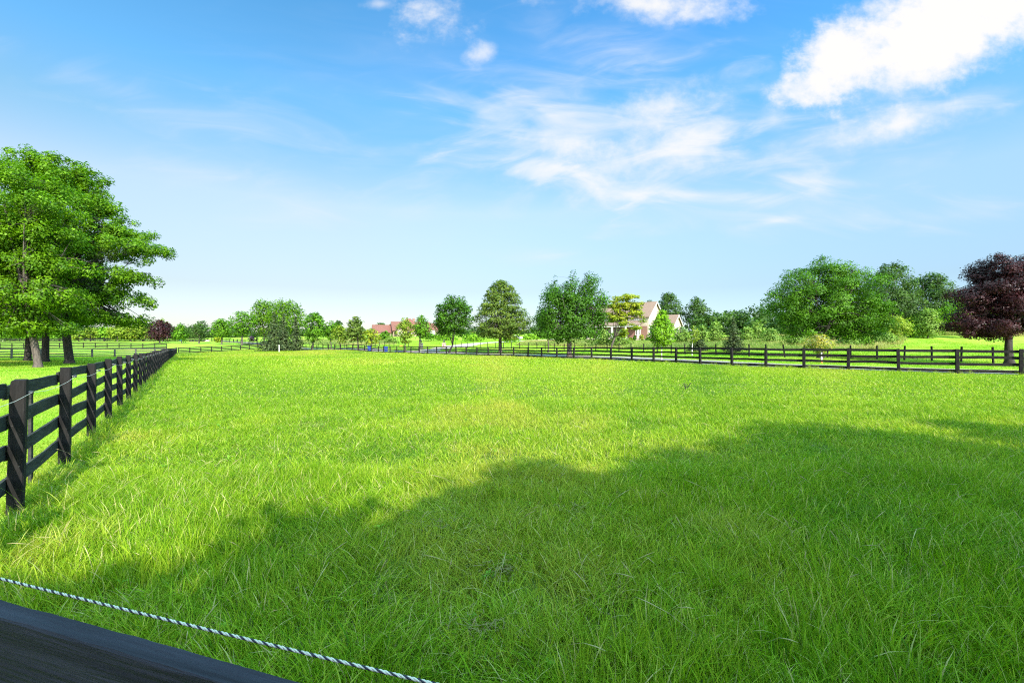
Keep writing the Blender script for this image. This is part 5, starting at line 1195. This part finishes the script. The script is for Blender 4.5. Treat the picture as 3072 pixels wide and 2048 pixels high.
def bin_(px, z, lab):
    X = at(px, z); g = g1(X, z); o = empty('wheelie_bin', (X, z, g + .04), lab, 'bin', 'blue wheeled bins beside the road', rz=.25)
    mb = MB(); b, t, hh = .30, .37, 1.0
    vs = [(-b, -b, .05), (b, -b, .05), (b, b, .05), (-b, b, .05), (-t, -t - .03, hh), (t, -t - .03, hh), (t, t, hh), (-t, t, hh), (-t, -t - .03, hh - .0)]
    mb.add(vs[:8], [(3, 2, 1, 0), (0, 1, 5, 4), (1, 2, 6, 5), (2, 3, 7, 6), (3, 0, 4, 7), (4, 5, 6, 7)]); mb.box((0, 0, hh - .04), (2 * t + .07, 2 * t + .08, .07), bevel=.02); mb.build('body', M['bin'], o)
    mb = MB(); vs = [(-t - .03, -t - .06, hh + .01), (t + .03, -t - .06, hh + .01), (t + .03, t + .05, hh + .01), (-t - .03, t + .05, hh + .01), (-t, -t, hh + .06), (t, -t, hh + .06), (t, t * .9, hh + .12), (-t, t * .9, hh + .12)]
    mb.add(vs, [(3, 2, 1, 0), (0, 1, 5, 4), (1, 2, 6, 5), (2, 3, 7, 6), (3, 0, 4, 7), (4, 5, 6, 7)]); mb.build('lid', M['binlid'], o)
    mb = MB(); mb.tube([(-.28, t + .10, hh - .03), (.28, t + .10, hh - .03)], .022, 8); mb.box((-.25, t + .05, hh - .03), (.04, .12, .04)); mb.box((.25, t + .05, hh - .03), (.04, .12, .04)); mb.build('handle', M['bin'], o)
    for s in (-1, 1):
        mb = MB(); mb.tube([(s * .28, b + .02, .10), (s * .35, b + .02, .10)], .12, 14); mb.build('wheel', M['rubber'], o)
    # a paler panel moulded on the front
    MB().box((0, -.37, .62), (.34, .02, .26)).build('front_panel', M['binlid'], o)
bin_(1108, 101, 'blue wheeled bin on the road beside the low golden tree'); bin_(1158, 97.5, 'blue wheeled bin on the road in front of the mounded grass')
# white marker post at the corner spruces
X = at(837.5, 112); g = g1(X, 112); mb = MB(); mb.box((0, 0, .75), (.16, .16, 1.9), bevel=.02); mb.box((0, 0, 1.72), (.2, .2, .06)); mb.box((0, 0, 1.77), (.12, .12, .05))
tag(mb.build('marker_post', M['white'], loc=(X, 112, g)), 'slim white post standing in front of the broad spruce', 'post')
X = at(2493, 36); mb = MB(); mb.tube([(0, 0, -.1), (0, 0, .9), (.005, 0, 1.72)], .013, 6); mb.tube([(.005, 0, 1.6), (.06, 0, 1.66)], .01, 5)
tag(mb.build('metal_stake', M['darktrim'], loc=(X, 36, g1(X, 36))), 'thin dark metal stake behind the road fence by the orange tipped young tree', 'stake')
X = at(2465, 37.5); o = empty('tree_marker', (X, 37.5, g1(X, 37.5)), 'short white stake with orange foot at the base of the wide round maple', 'stake')
MB().box((-.02, 0, .55), (.09, .05, .6)).build('stake', M['white'], o); MB().box((0, 0, .12), (.11, .06, .3)).build('foot', M['orange'], o)
X = at(1193, 128); o = empty('sign_board', (at(1203, 112), 112, g1(at(1203, 112), 112)), 'small plain orange board on two legs on the lawn left of the stone pillars', 'sign')
zt = hgt(1036.5, 112) - o.location.z; zb = hgt(1040, 112) - o.location.z
MB().box((0, 0, (zt + zb) / 2), (.62, .04, zt - zb), bevel=.01).build('panel', M['orange'], o)
for s in (-.25, .25): MB().box((s, .04, zb / 2), (.04, .04, zb + .1)).build('leg', M['black'], o)
# car on the drive
cz = 127.0; cX = at(1543, cz); co = empty('parked_car', (cX, cz, g1(cX, cz) + .05), 'pale silver car parked on the driveway behind the olive linden', 'car', rz=math.radians(8))
def car(o):
    prof = [(-2.2, .45), (-2.2, .85), (-1.3, .98), (-.65, 1.42), (.75, 1.45), (1.55, 1.02), (2.15, .95), (2.2, .5)]
    mb = MB(); n = len(prof); vs = []
    for y, k in ((-.86, 1), (-.74, 2), (.74, 2), (.86, 1)):
        for x, z in prof: vs.append((x * (1 if k == 2 else .985), y if z < 1.05 else y * .86, z))
    fs = []
    for r in range(3):
        for i in range(n - 1): fs.append((r * n + i, r * n + i + 1, (r + 1) * n + i + 1, (r + 1) * n + i))
        fs.append((r * n + n - 1, r * n, (r + 1) * n, (r + 1) * n + n - 1))
    fs += [tuple(range(n))[::-1], tuple(range(3 * n, 4 * n))]
    mb.add(vs, fs); mb.build('body', M['carpaint'], o)
    for s in (-1, 1):
        mb = MB(); y = s * .80; vs = [(-1.0, y, 1.02), (-.6, y * .95, 1.36), (.7, y * .95, 1.38), (1.25, y, 1.04)]; vs += [(v[0], v[1] + s * .05, v[2]) for v in vs]
        mb.add(vs, [(0, 1, 2, 3), (7, 6, 5, 4), (0, 4, 5, 1), (1, 5, 6, 2), (2, 6, 7, 3), (3, 7, 4, 0)]); mb.build('side_window', M['glass'], o)
        for x in (-1.35, 1.35):
            mb = MB(); mb.tube([(x, s * .68, .33), (x, s * .9, .33)], .33, 18); wv = mb.build('wheel', M['rubber'], o)
            mb = MB(); mb.tube([(x, s * .885, .33), (x, s * .915, .33)], .19, 14); mb.build('rim', M['carpaint'], wv)
        MB().box((-2.2, s * .6, .78), (.06, .35, .14)).build('headlight', M['white'], o)
    mb = MB(); mb.add([(-1.28, -.68, 1.0), (-1.28, .68, 1.0), (-.68, .6, 1.40), (-.68, -.6, 1.40)], [(0, 1, 2, 3)]); 
    for i in range(4): v = mb.v[i]; mb.v[i] = (v[0] - .02, v[1], v[2] + .025)
    mb.build('windscreen', M['glass'], o)
car(co)
# things behind the far road fence at the left
def brickpier(px, z, top, w_, lab):
    X = at(px, z); g = g1(X, z); h = hgt(top, z) - g; o = empty('brick_pier', (X, z, g), lab, 'pier', 'brick piers at the far road')
    MB().box((0, 0, h / 2 - .2), (w_, w_ * .8, h + .2), bevel=.02).build('shaft', M['brick'], o); MB().box((0, 0, h - .02), (w_ + .2, w_ * .8 + .2, .14), bevel=.02).build('cap', M['stone'], o)
    mb = MB(); mb.lathe((0, 0, h + .05), [(.1, 0), (.2, .1), (.22, .25), (.12, .38), (.02, .42)], 10); mb.build('finial', M['stone'], o)
brickpier(527, 200, 1025.5, 1.9, 'orange brick pier behind the far road fence beside the blue barrel'); brickpier(481, 200, 1026, 1.4, 'orange brick pier behind the far road fence below the far purple tree'); brickpier(8, 190, 1026, 2.0, 'orange brick pier far off at the left edge of the picture')
X = at(545, 198); o = empty('barrel', (X, 198, g1(X, 198)), 'dark blue barrel with teal base behind the far road fence', 'barrel')
mb = MB(); mb.lathe((0, 0, .35), [(.5, 0), (.56, .1), (.58, .5), (.55, .95), (.48, 1.02), (.2, 1.04)], 16); mb.build('drum', M['bin'], o); mb = MB(); mb.lathe((-.3, 0, -.05), [(.75, 0), (.7, .3), (.6, .4)], 14); mb.build('base', M['teal'], o)
R_ = np.random.default_rng(4); mb = MB(); X = at(622, 186)
pr_ = [(.05, -.1), (.75, 0), (.95, .3), (.8, .62), (.45, .85), (.05, .9)]; mb.lathe((0, 0, 0), pr_, 12)
mb.v = [(v[0] * (1 + R_.normal() * .08), v[1] * (1 + R_.normal() * .08), v[2] * (1 + R_.normal() * .06)) for v in mb.v]
tag(mb.build('boulder', M['stone'], loc=(X, 186, g1(X, 186)), smooth=True), 'pale boulder beside the dark purple shrubs at the far road', 'boulder')
mb = MB(); X = at(2058, 17.2)
for k in range(9):
    a = R_.random() * 6.28; l = R_.uniform(.1, .3); mb.tube([(0, 0, 0), (l * .3 * math.cos(a), l * .3 * math.sin(a), l * .6), (l * .6 * math.cos(a), l * .6 * math.sin(a), l)], [.008, .008, .012], 4)
tag(mb.build('dark_weed', M['bark_dark'], loc=(X, 17.2, g1(X, 17.2))), 'single small dark weed standing up in the middle of the paddock', 'weed')
